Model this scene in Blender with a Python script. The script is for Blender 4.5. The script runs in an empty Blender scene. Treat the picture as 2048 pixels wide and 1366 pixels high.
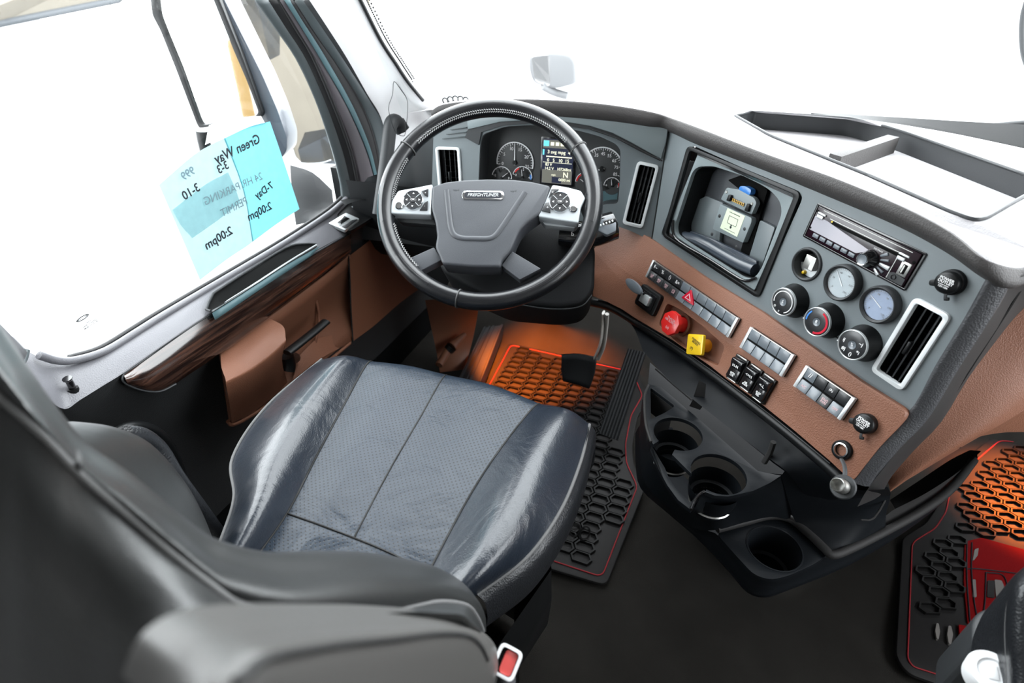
import bpy, bmesh, math, random
from mathutils import Vector, Matrix
from mathutils.geometry import tessellate_polygon
random.seed(7)
SC = bpy.context.scene
COL = SC.collection
# ------------------------------------------------------------------ camera, daylight, exposure
F, PITCH, YAW, H = 1100.0, math.radians(34), math.radians(21), 1.25
cam = bpy.data.cameras.new('camera'); cam.sensor_width = 36; cam.lens = F/2048*36
cam.dof.use_dof = True; cam.dof.focus_distance = .98; cam.dof.aperture_fstop = 4.5
cam.clip_start = 0.02; cam.clip_end = 200
cam_o = bpy.data.objects.new('camera', cam); COL.objects.link(cam_o)
cam_o.location = (0, 0, H); cam_o.rotation_euler = (math.pi/2-PITCH, 0, YAW)
SC.camera = cam_o
SC.view_settings.view_transform = 'Standard'; SC.view_settings.look = 'None'
SC.view_settings.gamma = 1; SC.view_settings.use_curve_mapping = False
SC.view_settings.exposure = 0.0
SC.cycles.use_denoising = True
SC.cycles.max_bounces = 8; SC.cycles.sample_clamp_indirect = 8
wd = bpy.data.worlds.new('overcast_sky'); SC.world = wd; wd.use_nodes = True
bg = wd.node_tree.nodes['Background']; bg.inputs[0].default_value = (.93, .97, 1, 1); bg.inputs[1].default_value = 10.5
def portal(loc, look, sx, sy):
    l = bpy.data.lights.new('daylight_portal', 'AREA'); l.shape = 'RECTANGLE'; l.size = sx; l.size_y = sy
    l.cycles.is_portal = True; l.energy = 1
    o = bpy.data.objects.new('daylight_portal', l); COL.objects.link(o); o.location = loc
    o.rotation_euler = (Vector(look)-Vector(loc)).to_track_quat('-Z', 'Y').to_euler()
portal((.17, 1.32, 1.40), (.17, 0, .75), 2.1, 1.05)
portal((-1.06, .7, 1.1), (0, .7, .95), 1.25, 1.0)
portal((1.34, .6, 1.15), (0, .6, .95), 1.2, .95)

# ------------------------------------------------------------------ sight lines of the survey: a seen point meets the real surface it lies on
C0 = Vector((0, 0, H))
_R = Matrix.Rotation(YAW, 3, 'Z') @ Matrix.Rotation(-PITCH, 3, 'X')
def ray(x, y):
    return (_R @ Vector((x-1024, F, 683-y))).normalized()
def PZ(x, y, z): r = ray(x, y); return C0+r*((z-H)/r.z)
def PX(x, y, X): r = ray(x, y); return C0+r*(X/r.x)
def PY(x, y, Y): r = ray(x, y); return C0+r*(Y/r.y)
def PD(x, y, d): return C0+ray(x, y)*d
class Plane:
    """a real flat face: origin, across, up, outward normal"""
    def __init__(s, n, q, right):
        s.n = Vector(n).normalized(); s.q = Vector(q)
        r = Vector(right); s.u = (r-s.n*r.dot(s.n)).normalized(); s.v = s.n.cross(s.u)
    def hit(s, x, y, h=0.0):
        r = ray(x, y); q = s.q+s.n*h
        return C0+r*(s.n.dot(q-C0)/s.n.dot(r))
    def M(s, o, u=None):
        uu = s.u if u is None else (u-s.n*u.dot(s.n)).normalized()
        v = s.n.cross(uu); m = Matrix.Identity(4)
        for i, c in enumerate((uu, v, s.n, o)):
            for k in range(3): m[k][i] = c[k]
        return m
    def loc(s, pts, h=0.0, M=None):
        M = M or s.M(s.q); I = M.inverted()
        return [tuple((I @ s.hit(x, y, h))[:2]) for x, y in pts]
def nrm(n, d, right):
    n = Vector(n).normalized(); return Plane(n, n*d, right)
S = nrm((-.72064, -.68231, .12298), -.643085, (.6878, -.7259, 0))      # centre-stack face
B = nrm((-.68927, -.64195, .33586), -.445438, (.6878, -.7259, 0))      # brown switch shelf below it
T = Plane((0, -1, .124), (-.122, 1.246, .97), (1, 0, 0))               # face towards the driver

# ------------------------------------------------------------------ materials
MATS = {}
def mat(name, col, rough=.5, metal=0, spec=.5, bump=0, scale=400, coat=0, kind='noise', emit=None, trans=0, var=0, detail=2):
    m = bpy.data.materials.new(name); m.use_nodes = True; nt = m.node_tree; b = nt.nodes['Principled BSDF']
    b.inputs['Base Color'].default_value = (*col, 1); b.inputs['Roughness'].default_value = rough
    b.inputs['Metallic'].default_value = metal; b.inputs['Specular IOR Level'].default_value = spec
    b.inputs['Coat Weight'].default_value = coat; b.inputs['Coat Roughness'].default_value = .12
    if trans: b.inputs['Transmission Weight'].default_value = trans
    if emit: b.inputs['Emission Color'].default_value = (*emit[0], 1); b.inputs['Emission Strength'].default_value = emit[1]
    tc = nt.nodes.new('ShaderNodeTexCoord')
    if bump or var:
        if kind == 'noise':
            t = nt.nodes.new('ShaderNodeTexNoise'); t.inputs['Scale'].default_value = scale; t.inputs['Detail'].default_value = detail; out = t.outputs['Fac']
        else:
            t = nt.nodes.new('ShaderNodeTexVoronoi'); t.inputs['Scale'].default_value = scale; t.feature = 'F1'; out = t.outputs['Distance']
        nt.links.new(tc.outputs['Object'], t.inputs['Vector'])
    if bump:
        bp = nt.nodes.new('ShaderNodeBump'); bp.inputs['Strength'].default_value = bump; bp.inputs['Distance'].default_value = .0011
        nt.links.new(out, bp.inputs['Height']); nt.links.new(bp.outputs[0], b.inputs['Normal'])
    if var:
        t2 = nt.nodes.new('ShaderNodeTexNoise'); t2.inputs['Scale'].default_value = 9; t2.inputs['Detail'].default_value = 5
        nt.links.new(tc.outputs['Object'], t2.inputs['Vector'])
        mx = nt.nodes.new('ShaderNodeMix'); mx.data_type = 'RGBA'
        mx.inputs['A'].default_value = (*[c*(1-var) for c in col], 1); mx.inputs['B'].default_value = (*[min(1, c*(1+var)) for c in col], 1)
        nt.links.new(t2.outputs['Fac'], mx.inputs['Factor']); nt.links.new(mx.outputs['Result'], b.inputs['Base Color'])
    MATS[name] = m; return m
mat('ledge', (.13, .13, .142), .40, bump=.3, scale=420, kind='voronoi', var=.08)
mat('console_black', (.005, .0062, .0078), .48, spec=.13, bump=.05, scale=900)
mat('return_dark', (.022, .0215, .0215), .6, spec=.2, bump=.2, scale=700)
mat('strip_grey', (.045, .046, .05), .5, spec=.4, bump=.5, scale=420, kind='voronoi')
mat('skin_grey', (.024, .025, .026), .55, spec=.35, bump=.4, scale=420, kind='voronoi')
mat('vent_silver', (.72, .75, .76), .35, metal=.15)
mat('trough', (.035, .045, .06), .3, spec=.5, coat=.2)
mat('leather_arm', (.06, .058, .055), .42, bump=.2, scale=900)
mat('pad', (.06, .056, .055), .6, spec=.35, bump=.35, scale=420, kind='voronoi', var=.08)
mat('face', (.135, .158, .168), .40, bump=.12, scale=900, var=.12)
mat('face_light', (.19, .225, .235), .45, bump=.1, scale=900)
mat('brown', (.20, .085, .050), .5, spec=.35, bump=.35, scale=500, kind='voronoi', var=.06)
mat('brown_plain', (.165, .070, .041), .5, spec=.3, bump=.1, scale=700, var=.08)
mat('black', (.0045, .005, .0055), .40, spec=.3, bump=.05, scale=900)
mat('black_gloss', (.008, .008, .009), .12, coat=.5)
mat('black_soft', (.0065, .0072, .0082), .6, spec=.2, bump=.3, scale=800)
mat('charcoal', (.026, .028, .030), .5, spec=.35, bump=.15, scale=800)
mat('dark_void', (.004, .004, .004), .8, spec=.08)
mat('silver', (.62, .65, .66), .32, metal=.55, bump=.02, scale=900)
mat('silver_paint', (.42, .45, .47), .38, metal=.25)
mat('chrome', (.85, .86, .87), .1, metal=1)
mat('button', (.13, .15, .17), .33, coat=.25)
mat('button_dark', (.018, .019, .021), .35, coat=.2)
mat('white_print', (.8, .8, .8), .6)
mat('pink_print', (.62, .40, .42), .6)
mat('grey_print', (.35, .36, .37), .6)
mat('red', (.62, .02, .018), .28, coat=.4, var=.1)
mat('red_deep', (.5, .0, .02), .3, coat=.3)
mat('red_coral', (.72, .10, .09), .35, coat=.3)
mat('yellow', (.78, .5, .015), .3, coat=.4)
mat('amber', (.75, .28, .01), .35, coat=.3)
mat('blue', (.05, .22, .62), .3, coat=.3)
mat('leather', (.012, .013, .015), .36, spec=.35, bump=.4, scale=420, kind='voronoi', coat=.12, var=.15)
mat('leather_seat', (.010, .014, .021), .31, spec=.45, bump=.2, scale=420, kind='voronoi', coat=.22, var=.2)
mat('leather_grey', (.019, .020, .020), .36, spec=.4, coat=.08, bump=.2, scale=900, kind='voronoi', var=.12)
mat('wheel_leather', (.007, .0075, .009), .26, spec=.45, bump=.3, scale=800, coat=.25)
mat('hub', (.052, .056, .064), .45, bump=.25, scale=1100)
mat('stitch', (.4, .4, .4), .7)
mat('stitch_dark', (.09, .09, .09), .7)
mat('seam', (.003, .003, .003), .7)
mat('carpet', (.019, .0178, .016), .95, spec=.06, bump=1, scale=700, var=.35)
mat('mat_base', (.012, .0115, .0115), .55, spec=.22, bump=.3, scale=900)
mat('mat_cell', (.005, .005, .005), .5, spec=.2, bump=.3, scale=500)
mat('mat_red', (.19, .003, .004), .8, spec=.1, bump=.5, scale=900, var=.2)
mat('red_piping', (.22, .003, .008), .7)
mat('mat_grey', (.16, .15, .14), .7)
mat('gauge_face', (.46, .51, .53), .5, var=.12)
mat('gauge_blue', (.32, .38, .50), .5, var=.2)
mat('cluster', (.035, .037, .038), .5)
mat('white', (.78, .79, .8), .35)
mat('offwhite', (.6, .6, .58), .5)
mat('label_green', (.62, .7, .52), .6)
mat('headliner', (.42, .41, .40), .9)
mat('cabin_wall', (.22, .22, .22), .8)
mat('fill_glow', (.9, .9, .88), .5, emit=((1, .97, .93), 3))  # glow of the added ceiling fill panel
mat('rubber', (.012, .012, .013), .5)
mat('frame_grey', (.075, .09, .095), .4, bump=.05)
mat('frame_mauve', (.10, .09, .10), .45)
mat('cyan_tint', (.075, .135, .15), .4, spec=.3)  # also carries the reflections painted on jamb edge and grip lip
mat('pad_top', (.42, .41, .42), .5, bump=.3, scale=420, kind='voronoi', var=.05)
mat('pedal_steel', (.28, .27, .25), .5)
mat('pillar', (.74, .72, .73), .75, bump=.35, scale=700, var=.04)
mat('mirror_glass', (.9, .9, .9), .02, metal=1)
mat('mirror_shell', (.05, .06, .075), .25, coat=.5)
mat('cream', (.15, .133, .105), .7, var=.15)
mat('slate', (.055, .062, .07), .6)
mat('concrete', (.24, .24, .24), .8, var=.1)
mat('truck_paint', (.09, .092, .096), .5)
mat('ochre', (.13, .075, .012), .6)
mat('ink', (.004, .006, .012), .7)
mat('ink_faint', (.12, .19, .22), .7)
mat('gold', (.6, .36, .08), .3, metal=.7)
mat('belt', (.05, .05, .055), .7, bump=.4, scale=900)
mat('radio', (.012, .004, .008), .2, spec=.4, coat=.15)
mat('radio_reflection', (.35, .33, .37), .1, coat=1)
mat('steel', (.42, .42, .40), .35, metal=.9)
mat('screen_panel', (.01, .011, .02), .2, emit=((.02, .025, .05), 1))
mat('screen_grey', (.08, .08, .07), .3, emit=((.13, .13, .11), 1))
mat('screen_text', (.8, .8, .7), .5, emit=((.75, .72, .5), 1))
mat('screen_cyan', (.1, .5, .6), .5, emit=((.15, .6, .75), 1))
mat('glow_lens', (1, .3, .05), .3, emit=((1, .16, .01), 6))
def wood():
    m = mat('wood', (.02, .01, .007), .16, coat=.7); nt = m.node_tree; b = nt.nodes['Principled BSDF']
    tc = nt.nodes.new('ShaderNodeTexCoord'); mp = nt.nodes.new('ShaderNodeMapping'); mp.inputs['Scale'].default_value = (60, 2.5, 60)
    t = nt.nodes.new('ShaderNodeTexNoise'); t.inputs['Scale'].default_value = 3; t.inputs['Detail'].default_value = 6
    r = nt.nodes.new('ShaderNodeValToRGB'); r.color_ramp.elements[0].position = .4; r.color_ramp.elements[0].color = (.010, .005, .004, 1)
    r.color_ramp.elements[1].position = .66; r.color_ramp.elements[1].color = (.060, .028, .019, 1)
    nt.links.new(tc.outputs['Object'], mp.inputs[0]); nt.links.new(mp.outputs[0], t.inputs['Vector']); nt.links.new(t.outputs['Fac'], r.inputs[0]); nt.links.new(r.outputs[0], b.inputs['Base Color'])
wood()
def perforated():
    m = mat('perforated', (.045, .058, .078), .40, spec=.36, coat=.02); nt = m.node_tree; b = nt.nodes['Principled BSDF']
    N, L = nt.nodes.new, nt.links.new
    tc = N('ShaderNodeTexCoord'); mp = N('ShaderNodeMapping'); mp.inputs['Scale'].default_value = (165, 165, 0); mp.inputs['Rotation'].default_value = (0, 0, math.radians(50))
    L(tc.outputs['Object'], mp.inputs[0])
    fr = N('ShaderNodeVectorMath'); fr.operation = 'FRACTION'; L(mp.outputs[0], fr.inputs[0])
    sb = N('ShaderNodeVectorMath'); sb.operation = 'SUBTRACT'; sb.inputs[1].default_value = (.5, .5, 0); L(fr.outputs[0], sb.inputs[0])
    ln = N('ShaderNodeVectorMath'); ln.operation = 'LENGTH'; L(sb.outputs[0], ln.inputs[0])
    rp = N('ShaderNodeMapRange'); rp.inputs['From Min'].default_value = .14; rp.inputs['From Max'].default_value = .24; L(ln.outputs['Value'], rp.inputs['Value'])
    nz = N('ShaderNodeTexNoise'); nz.inputs['Scale'].default_value = 7; nz.inputs['Detail'].default_value = 4; L(tc.outputs['Object'], nz.inputs['Vector'])
    c1 = N('ShaderNodeMix'); c1.data_type = 'RGBA'; c1.inputs['A'].default_value = (.007, .014, .024, 1); c1.inputs['B'].default_value = (.018, .028, .043, 1); L(nz.outputs['Fac'], c1.inputs['Factor'])
    c2 = N('ShaderNodeMix'); c2.data_type = 'RGBA'; c2.inputs['A'].default_value = (.004, .004, .005, 1); L(rp.outputs[0], c2.inputs['Factor']); L(c1.outputs['Result'], c2.inputs['B'])
    L(c2.outputs['Result'], b.inputs['Base Color'])
    bp = N('ShaderNodeBump'); bp.inputs['Strength'].default_value = .3; bp.inputs['Distance'].default_value = .0008; L(rp.outputs[0], bp.inputs['Height'])
    wr = N('ShaderNodeTexNoise'); wr.inputs['Scale'].default_value = 14; wr.inputs['Detail'].default_value = 3; wr.inputs['Distortion'].default_value = 1.2; L(tc.outputs['Object'], wr.inputs['Vector'])
    bq = N('ShaderNodeBump'); bq.inputs['Strength'].default_value = .35; bq.inputs['Distance'].default_value = .012; L(wr.outputs['Fac'], bq.inputs['Height']); L(bp.outputs[0], bq.inputs['Normal'])
    L(bq.outputs[0], b.inputs['Normal'])
perforated()
def wrinkled(name):
    m = MATS[name]; nt = m.node_tree; b = nt.nodes['Principled BSDF']; N, L = nt.nodes.new, nt.links.new
    tc = N('ShaderNodeTexCoord'); wr = N('ShaderNodeTexNoise'); wr.inputs['Scale'].default_value = 11; wr.inputs['Detail'].default_value = 3; wr.inputs['Distortion'].default_value = 1.5
    L(tc.outputs['Object'], wr.inputs['Vector']); bq = N('ShaderNodeBump'); bq.inputs['Strength'].default_value = .22; bq.inputs['Distance'].default_value = .012
    old = b.inputs['Normal'].links[0].from_socket; L(old, bq.inputs['Normal']); L(wr.outputs['Fac'], bq.inputs['Height']); L(bq.outputs[0], b.inputs['Normal'])
wrinkled('leather_seat'); wrinkled('leather')
def clear(name, tint=(1, 1, 1), gloss=.06):
    m = bpy.data.materials.new(name); m.use_nodes = True; nt = m.node_tree; nt.nodes.clear(); N, L = nt.nodes.new, nt.links.new
    o = N('ShaderNodeOutputMaterial'); a = N('ShaderNodeBsdfTransparent'); a.inputs[0].default_value = (*tint, 1); g = N('ShaderNodeBsdfGlossy'); g.inputs['Roughness'].default_value = .03
    f = N('ShaderNodeFresnel'); ge = N('ShaderNodeNewGeometry'); io = N('ShaderNodeMix'); io.inputs['A'].default_value = 1.45; io.inputs['B'].default_value = 1/1.45; L(ge.outputs['Backfacing'], io.inputs['Factor']); L(io.outputs['Result'], f.inputs[0]); mx = N('ShaderNodeMixShader'); mu = N('ShaderNodeMath'); mu.operation = 'MULTIPLY'; mu.inputs[1].default_value = gloss/.06
    L(f.outputs[0], mu.inputs[0]); L(mu.outputs[0], mx.inputs[0]); L(a.outputs[0], mx.inputs[1]); L(g.outputs[0], mx.inputs[2]); L(mx.outputs[0], o.inputs[0]); MATS[name] = m
clear('glass', (.97, .985, .98), .03); clear('lens', (.96, .97, .98), .09)
def paper(name, col, tr):
    m = bpy.data.materials.new(name); m.use_nodes = True; nt = m.node_tree; nt.nodes.clear(); N, L = nt.nodes.new, nt.links.new
    o = N('ShaderNodeOutputMaterial'); d = N('ShaderNodeBsdfDiffuse'); d.inputs[0].default_value = (*col, 1); t = N('ShaderNodeBsdfTranslucent')
    nz = N('ShaderNodeTexNoise'); nz.inputs['Scale'].default_value = 60; tc = N('ShaderNodeTexCoord'); L(tc.outputs['Object'], nz.inputs['Vector'])
    c = N('ShaderNodeMix'); c.data_type = 'RGBA'; c.inputs['A'].default_value = (*[k*.85 for k in tr], 1); c.inputs['B'].default_value = (*[min(1, k*1.15) for k in tr], 1); L(nz.outputs['Fac'], c.inputs['Factor']); L(c.outputs['Result'], t.inputs[0])
    mx = N('ShaderNodeMixShader'); mx.inputs[0].default_value = .5; L(d.outputs[0], mx.inputs[1]); L(t.outputs[0], mx.inputs[2]); L(mx.outputs[0], o.inputs[0]); MATS[name] = m
paper('paper_blue', (.1, .3, .35), (.12, .34, .385)); paper('paper_pale', (.25, .32, .33), (.20, .30, .315)); paper('paper_mid', (.25, .36, .38), (.6, .9, .95)); paper('paper_white', (.8, .8, .8), (.5, .5, .5))

# ------------------------------------------------------------------ object helpers
WM = {}
def put(name, data, M, parent=None, m=None, smooth=None, **props):
    o = bpy.data.objects.new(name, data); COL.objects.link(o)
    if m is not None and data is not None and not data.materials: data.materials.append(MATS[m])
    if parent is not None:
        o.parent = parent; o.matrix_basis = WM[parent.name].inverted() @ M
    else: o.matrix_basis = M
    WM[o.name] = M.copy()
    for k, v in props.items(): o[k] = v
    return o
def thing(name, loc, label, cat, group=None):
    return put(name, None, Matrix.Translation(Vector(loc)), label=label, category=cat, **({'group': group} if group else {}))
def structure(name, loc): return put(name, None, Matrix.Translation(Vector(loc)), kind='structure')
def me(bm, smooth=40):
    bmesh.ops.recalc_face_normals(bm, faces=bm.faces)
    d = bpy.data.meshes.new('m'); bm.to_mesh(d); bm.free()
    if smooth:
        d.polygons.foreach_set('use_smooth', [True]*len(d.polygons))
        d.set_sharp_from_angle(angle=math.radians(smooth))
    return d
def raw(verts, faces, smooth=60, recalc=True):
    bm = bmesh.new(); vs = [bm.verts.new(v) for v in verts]
    for f in faces:
        try: bm.faces.new([vs[i] for i in f])
        except ValueError: pass
    return me(bm, smooth)
def world(name, data, parent, m, **props):
    """mesh given in world coordinates; its origin goes to its parent's origin or to its own base"""
    if parent is not None: t = WM[parent.name].translation
    else:
        co = [v.co for v in data.vertices]; t = Vector((sum(c.x for c in co)/len(co), sum(c.y for c in co)/len(co), min(c.z for c in co)))
    data.transform(Matrix.Translation(-t))
    return put(name, data, Matrix.Translation(t), parent, m, **props)
def bevel(bm, w, seg=2, edges=None, ang=.5):
    es = edges or [e for e in bm.edges if len(e.link_faces) == 2 and e.calc_face_angle(0) > ang]
    if es and w > 0: bmesh.ops.bevel(bm, geom=es, offset=w, segments=seg, profile=.5, affect='EDGES', clamp_overlap=True)
def box(x, y, z, b=0, seg=2, o=(0, 0, 0)):
    bm = bmesh.new(); bmesh.ops.create_cube(bm, size=1); bmesh.ops.scale(bm, vec=(x, y, z), verts=bm.verts); bmesh.ops.translate(bm, vec=o, verts=bm.verts)
    bevel(bm, b, seg); return me(bm)
def rpoly(pts, r, seg=5):
    out = []; n = len(pts)
    for i in range(n):
        a, b, c = Vector(pts[i-1]), Vector(pts[i]), Vector(pts[(i+1) % n])
        rr = r[i] if isinstance(r, (list, tuple)) else r
        d1, d2 = (a-b), (c-b); k = min(rr, d1.length*.48, d2.length*.48)
        if k < 1e-6: out.append(tuple(b)); continue
        p, q = b+d1.normalized()*k, b+d2.normalized()*k
        for s in range(seg+1):
            t = s/seg; out.append(tuple(p*(1-t)**2+b*2*t*(1-t)+q*t*t))
    return out
def rrect(w, h, r, seg=5): return rpoly([(-w/2, -h/2), (w/2, -h/2), (w/2, h/2), (-w/2, h/2)], r, seg)
def circ(r, n=32, c=(0, 0)): return [(c[0]+r*math.cos(2*math.pi*i/n), c[1]+r*math.sin(2*math.pi*i/n)) for i in range(n)]
def plate(poly, z0, z1, holes=(), b=0, seg=2, back=True):
    """flat piece with thickness from z0 to z1 (outline and holes in x, y)"""
    bm = bmesh.new(); loops = [list(poly)]+[list(h) for h in holes]
    top = [[bm.verts.new((p[0], p[1], z1)) for p in L] for L in loops]; bot = [[bm.verts.new((p[0], p[1], z0)) for p in L] for L in loops]
    ft = [v for L in top for v in L]; fb = [v for L in bot for v in L]
    if not holes:
        bm.faces.new(top[0])
        if back: bm.faces.new(list(reversed(bot[0])))
    else:
        for t in tessellate_polygon([[Vector((*p[:2], 0)) for p in L] for L in loops]):
            for src in ((ft, fb) if back else (ft,)):
                try: bm.faces.new([src[i] for i in t])
                except ValueError: pass
    rim = []
    for T_, B_ in zip(top, bot):
        n = len(T_)
        for i in range(n):
            bm.faces.new((T_[i], T_[(i+1) % n], B_[(i+1) % n], B_[i]))
    bm.edges.ensure_lookup_table()
    if b:
        S_ = set(ft); es = [e for e in bm.edges if e.verts[0] in S_ and e.verts[1] in S_ and any(not all(v in S_ for v in f.verts) for f in e.link_faces)]
        bmesh.ops.recalc_face_normals(bm, faces=bm.faces)
        bevel(bm, b, seg, es)
    return me(bm, 35)
def lathe(prof, n=40, arc=1.0):
    bm = bmesh.new(); rows = []
    for r, z in prof:
        rows.append([bm.verts.new((0, 0, z))]*n if r < 1e-7 else [bm.verts.new((r*math.cos(2*math.pi*i/n), r*math.sin(2*math.pi*i/n), z)) for i in range(n)])
    for a, b in zip(rows, rows[1:]):
        for i in range(n):
            j = (i+1) % n; q = []
            for v in (a[i], a[j], b[j], b[i]):
                if v not in q: q.append(v)
            if len(q) > 2:
                try: bm.faces.new(q)
                except ValueError: pass
    return me(bm, 40)
def cr(pts, k, closed=False):
    """Catmull-Rom through points, k steps per span"""
    P = [Vector(p) for p in pts]; n = len(P); out = []
    if k <= 1: return P
    for i in range(n if closed else n-1):
        g = (lambda j: P[j % n]) if closed else (lambda j: P[j] if 0 <= j < n else (2*P[0]-P[1] if j < 0 else 2*P[-1]-P[-2]))
        a, b, c, d = g(i-1), g(i), g(i+1), g(i+2)
        for s in range(k):
            t = s/k; out.append(.5*((2*b)+(c-a)*t+(2*a-5*b+4*c-d)*t*t+(3*b-a-3*c+d)*t**3))
    if not closed: out.append(P[-1])
    return out
def tube(path, r, n=8, closed=False, k=1, ry=None, caps=True):
    P = cr(path, k, closed); m = len(P); bm = bmesh.new(); rings = []; prev = None
    for i, p in enumerate(P):
        a = P[(i-1) % m] if closed or i > 0 else p; b = P[(i+1) % m] if closed or i < m-1 else p
        t = (b-a).normalized()
        if prev is None:
            up = Vector((0, 0, 1)) if abs(t.z) < .9 else Vector((1, 0, 0)); x = t.cross(up).normalized()
        else: x = (prev-t*prev.dot(t)).normalized()
        prev = x; y = t.cross(x)
        rr = r(i/(m-1)) if callable(r) else r; r2 = rr*(ry/r if ry and not callable(r) else 1)
        rings.append([bm.verts.new(p+x*rr*math.cos(2*math.pi*j/n)+y*r2*math.sin(2*math.pi*j/n)) for j in range(n)])
    for i in range(m if closed else m-1):
        A, B_ = rings[i], rings[(i+1) % m]
        for j in range(n): bm.faces.new((A[j], A[(j+1) % n], B_[(j+1) % n], B_[j]))
    if not closed and caps: bm.faces.new(rings[0]); bm.faces.new(list(reversed(rings[-1])))
    return me(bm, 60)
def loft(rows, ku=4, kv=4, cu=False, cv=False, smooth=70, disp=None):
    """smooth surface through rows of points; ku steps between rows, kv along a row"""
    R = [cr(r, kv, cv) for r in rows]; cols = [cr([r[j] for r in R], ku, cu) for j in range(len(R[0]))]
    nu, nv = len(cols[0]), len(cols); V = [cols[j][i] for i in range(nu) for j in range(nv)]
    if disp: V = [disp(v) for v in V]
    Fs = []
    for i in range(nu if cu else nu-1):
        for j in range(nv if cv else nv-1):
            Fs.append((i*nv+j, i*nv+(j+1) % nv, ((i+1) % nu)*nv+(j+1) % nv, ((i+1) % nu)*nv+j))
    return raw(V, Fs, smooth)
def thick(o, t, off=-1):
    md = o.modifiers.new('thickness', 'SOLIDIFY'); md.thickness = t; md.offset = off; return o
def merge(ds):
    bm = bmesh.new()
    for d, M in ds: d2 = d.copy(); d2.transform(M); bm.from_mesh(d2)
    return me(bm, 40)
def text(name, s, M, size, parent, m='white_print', h=.0004, bold=0, shear=0, align='CENTER', sp=1, **props):
    c = bpy.data.curves.new('lettering', 'FONT'); c.body = s; c.size = size; c.align_x = align; c.align_y = 'CENTER'; c.extrude = .0001; c.offset = bold*size; c.shear = shear; c.space_line = sp; c.resolution_u = 3
    tmp = bpy.data.objects.new('tmp', c); c = bpy.data.meshes.new_from_object(tmp); bpy.data.objects.remove(tmp)
    return put(name, c, M @ Matrix.Translation((0, 0, h)), parent, m, **props)
def rectf(P, q, h=0):
    c = [P.hit(x, y, h) for x, y in q]; o = sum(c, Vector())/4; u = (c[1]-c[0]+c[2]-c[3]); M = P.M(o, u); I = M.inverted(); l = [I @ p for p in c]
    w = (abs(l[1].x-l[0].x)+abs(l[2].x-l[3].x))/2; hh = (abs(l[0].y-l[3].y)+abs(l[1].y-l[2].y))/2
    return M, w, hh
def circf(P, x, y, rx, ry, h=0, u=None):
    c = P.hit(x, y, h); r = ((P.hit(x+rx, y, h)-c).length+(P.hit(x-rx, y, h)-c).length+(P.hit(x, y+ry, h)-c).length+(P.hit(x, y-ry, h)-c).length)/4
    return P.M(c, u), r
def T3(x, y, z=0): return Matrix.Translation((x, y, z))
def RZ(a): return Matrix.Rotation(math.radians(a), 4, 'Z')
def inside(p, poly):
    c = False; n = len(poly)
    for i in range(n):
        (x1, y1), (x2, y2) = poly[i][:2], poly[i-1][:2]
        if (y1 > p[1]) != (y2 > p[1]) and p[0] < (x2-x1)*(p[1]-y1)/(y2-y1)+x1: c = not c
    return c
def polysheet(name, P3, parent, m, holes=(), depth=None, t=None, **props):
    """flat-ish 3D outline with optional sunk holes: returns the object; depth = vector the hole walls run along"""
    loops = [list(P3)]+[list(h) for h in holes]; flat = [v for L in loops for v in L]; fs = [tuple(f) for f in tessellate_polygon(loops)]; V = list(flat)
    if depth is not None:
        k = len(P3)
        for h in holes:
            n = len(h); b0 = len(V); V += [p+depth for p in h]
            fs += [(k+i, k+(i+1) % n, b0+(i+1) % n, b0+i) for i in range(n)]; k += n
    return world(name, raw(V, fs, 30), parent, m, **props)

# ------------------------------------------------------------------ the cab shell
fl = structure('floor', (0, .6, 0))
def carpet():
    bm = bmesh.new(); nx, ny = 90, 110
    for j in range(ny+1):
        for i in range(nx+1):
            x = -1.02+2.4*i/nx; y = -.9+3.1*j/ny
            z = .006*math.sin(x*9+y*4)*math.sin(y*7-x*3)+.004*math.sin(x*23+y*11)
            if y > 1.72: z += (y-1.72)*.8
            bm.verts.new((x, y, z-.012))
    bm.verts.ensure_lookup_table()
    for j in range(ny):
        for i in range(nx):
            a = j*(nx+1)+i; bm.faces.new([bm.verts[k] for k in (a, a+1, a+nx+2, a+nx+1)])
    return me(bm, 60)
world('carpet', carpet(), fl, 'carpet')
def slab(name, a, b, m, parent=None, **p):
    a, b = Vector(a), Vector(b); s = b-a; c = (a+b)/2; base = Vector((c.x, c.y, a.z))
    d = box(abs(s.x), abs(s.y), abs(s.z), 0); d.transform(T3(0, 0, abs(s.z)/2))
    return put(name, d, Matrix.Translation(base), parent, m, **p)
slab('ceiling', (-1.1, -1.0, 2.0), (1.4, .95, 2.04), 'headliner', kind='structure')
dl = thing('fill_panel', (.05, .15, 1.95), 'unseen flat glowing panel added on the cab ceiling as fill light', 'lamp')  # out-of-view glowing panel added to brighten the cab
put('panel_rim', plate(rrect(.50, .30, .03), .0, .05, [rrect(.46, .26, .02)]), Matrix.Translation((.05, .15, 1.95)), dl, 'white')
put('glow_lens', box(.46, .26, .01, .002, o=(0, 0, .01)), Matrix.Translation((.05, .15, 1.95)), dl, 'fill_glow')
slab('wall_back', (-1.1, -1.0, 0), (1.4, -.96, 2.0), 'headliner', kind='structure')
slab('floor_underlay', (-1.2, -1.0, -.12), (1.45, 2.3, -.025), 'black', fl)
# right side of the cab with its window (outside the frame, lets the daylight in)
wr = structure('wall_right', (1.34, .5, 0))
for a, b in (((1.34, -1, 0), (1.38, 1.5, .72)), ((1.34, -1, .72), (1.38, .0, 2)), ((1.34, .0, 1.62), (1.38, 1.2, 2))): slab('panel', (a[0], a[1], a[2]-(.06 if a[2] == 0 else 0)), b, 'cabin_wall', wr)
wl = structure('wall_left', (-1.06, -.4, 0))
for a, b in (((-1.10, -1, 0), (-1.06, .15, 2)), ((-1.10, .15, 1.62), (-1.06, 1.15, 2))): slab('panel', (a[0], a[1], a[2]-(.06 if a[2] == 0 else 0)), b, 'cabin_wall', wl)
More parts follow.
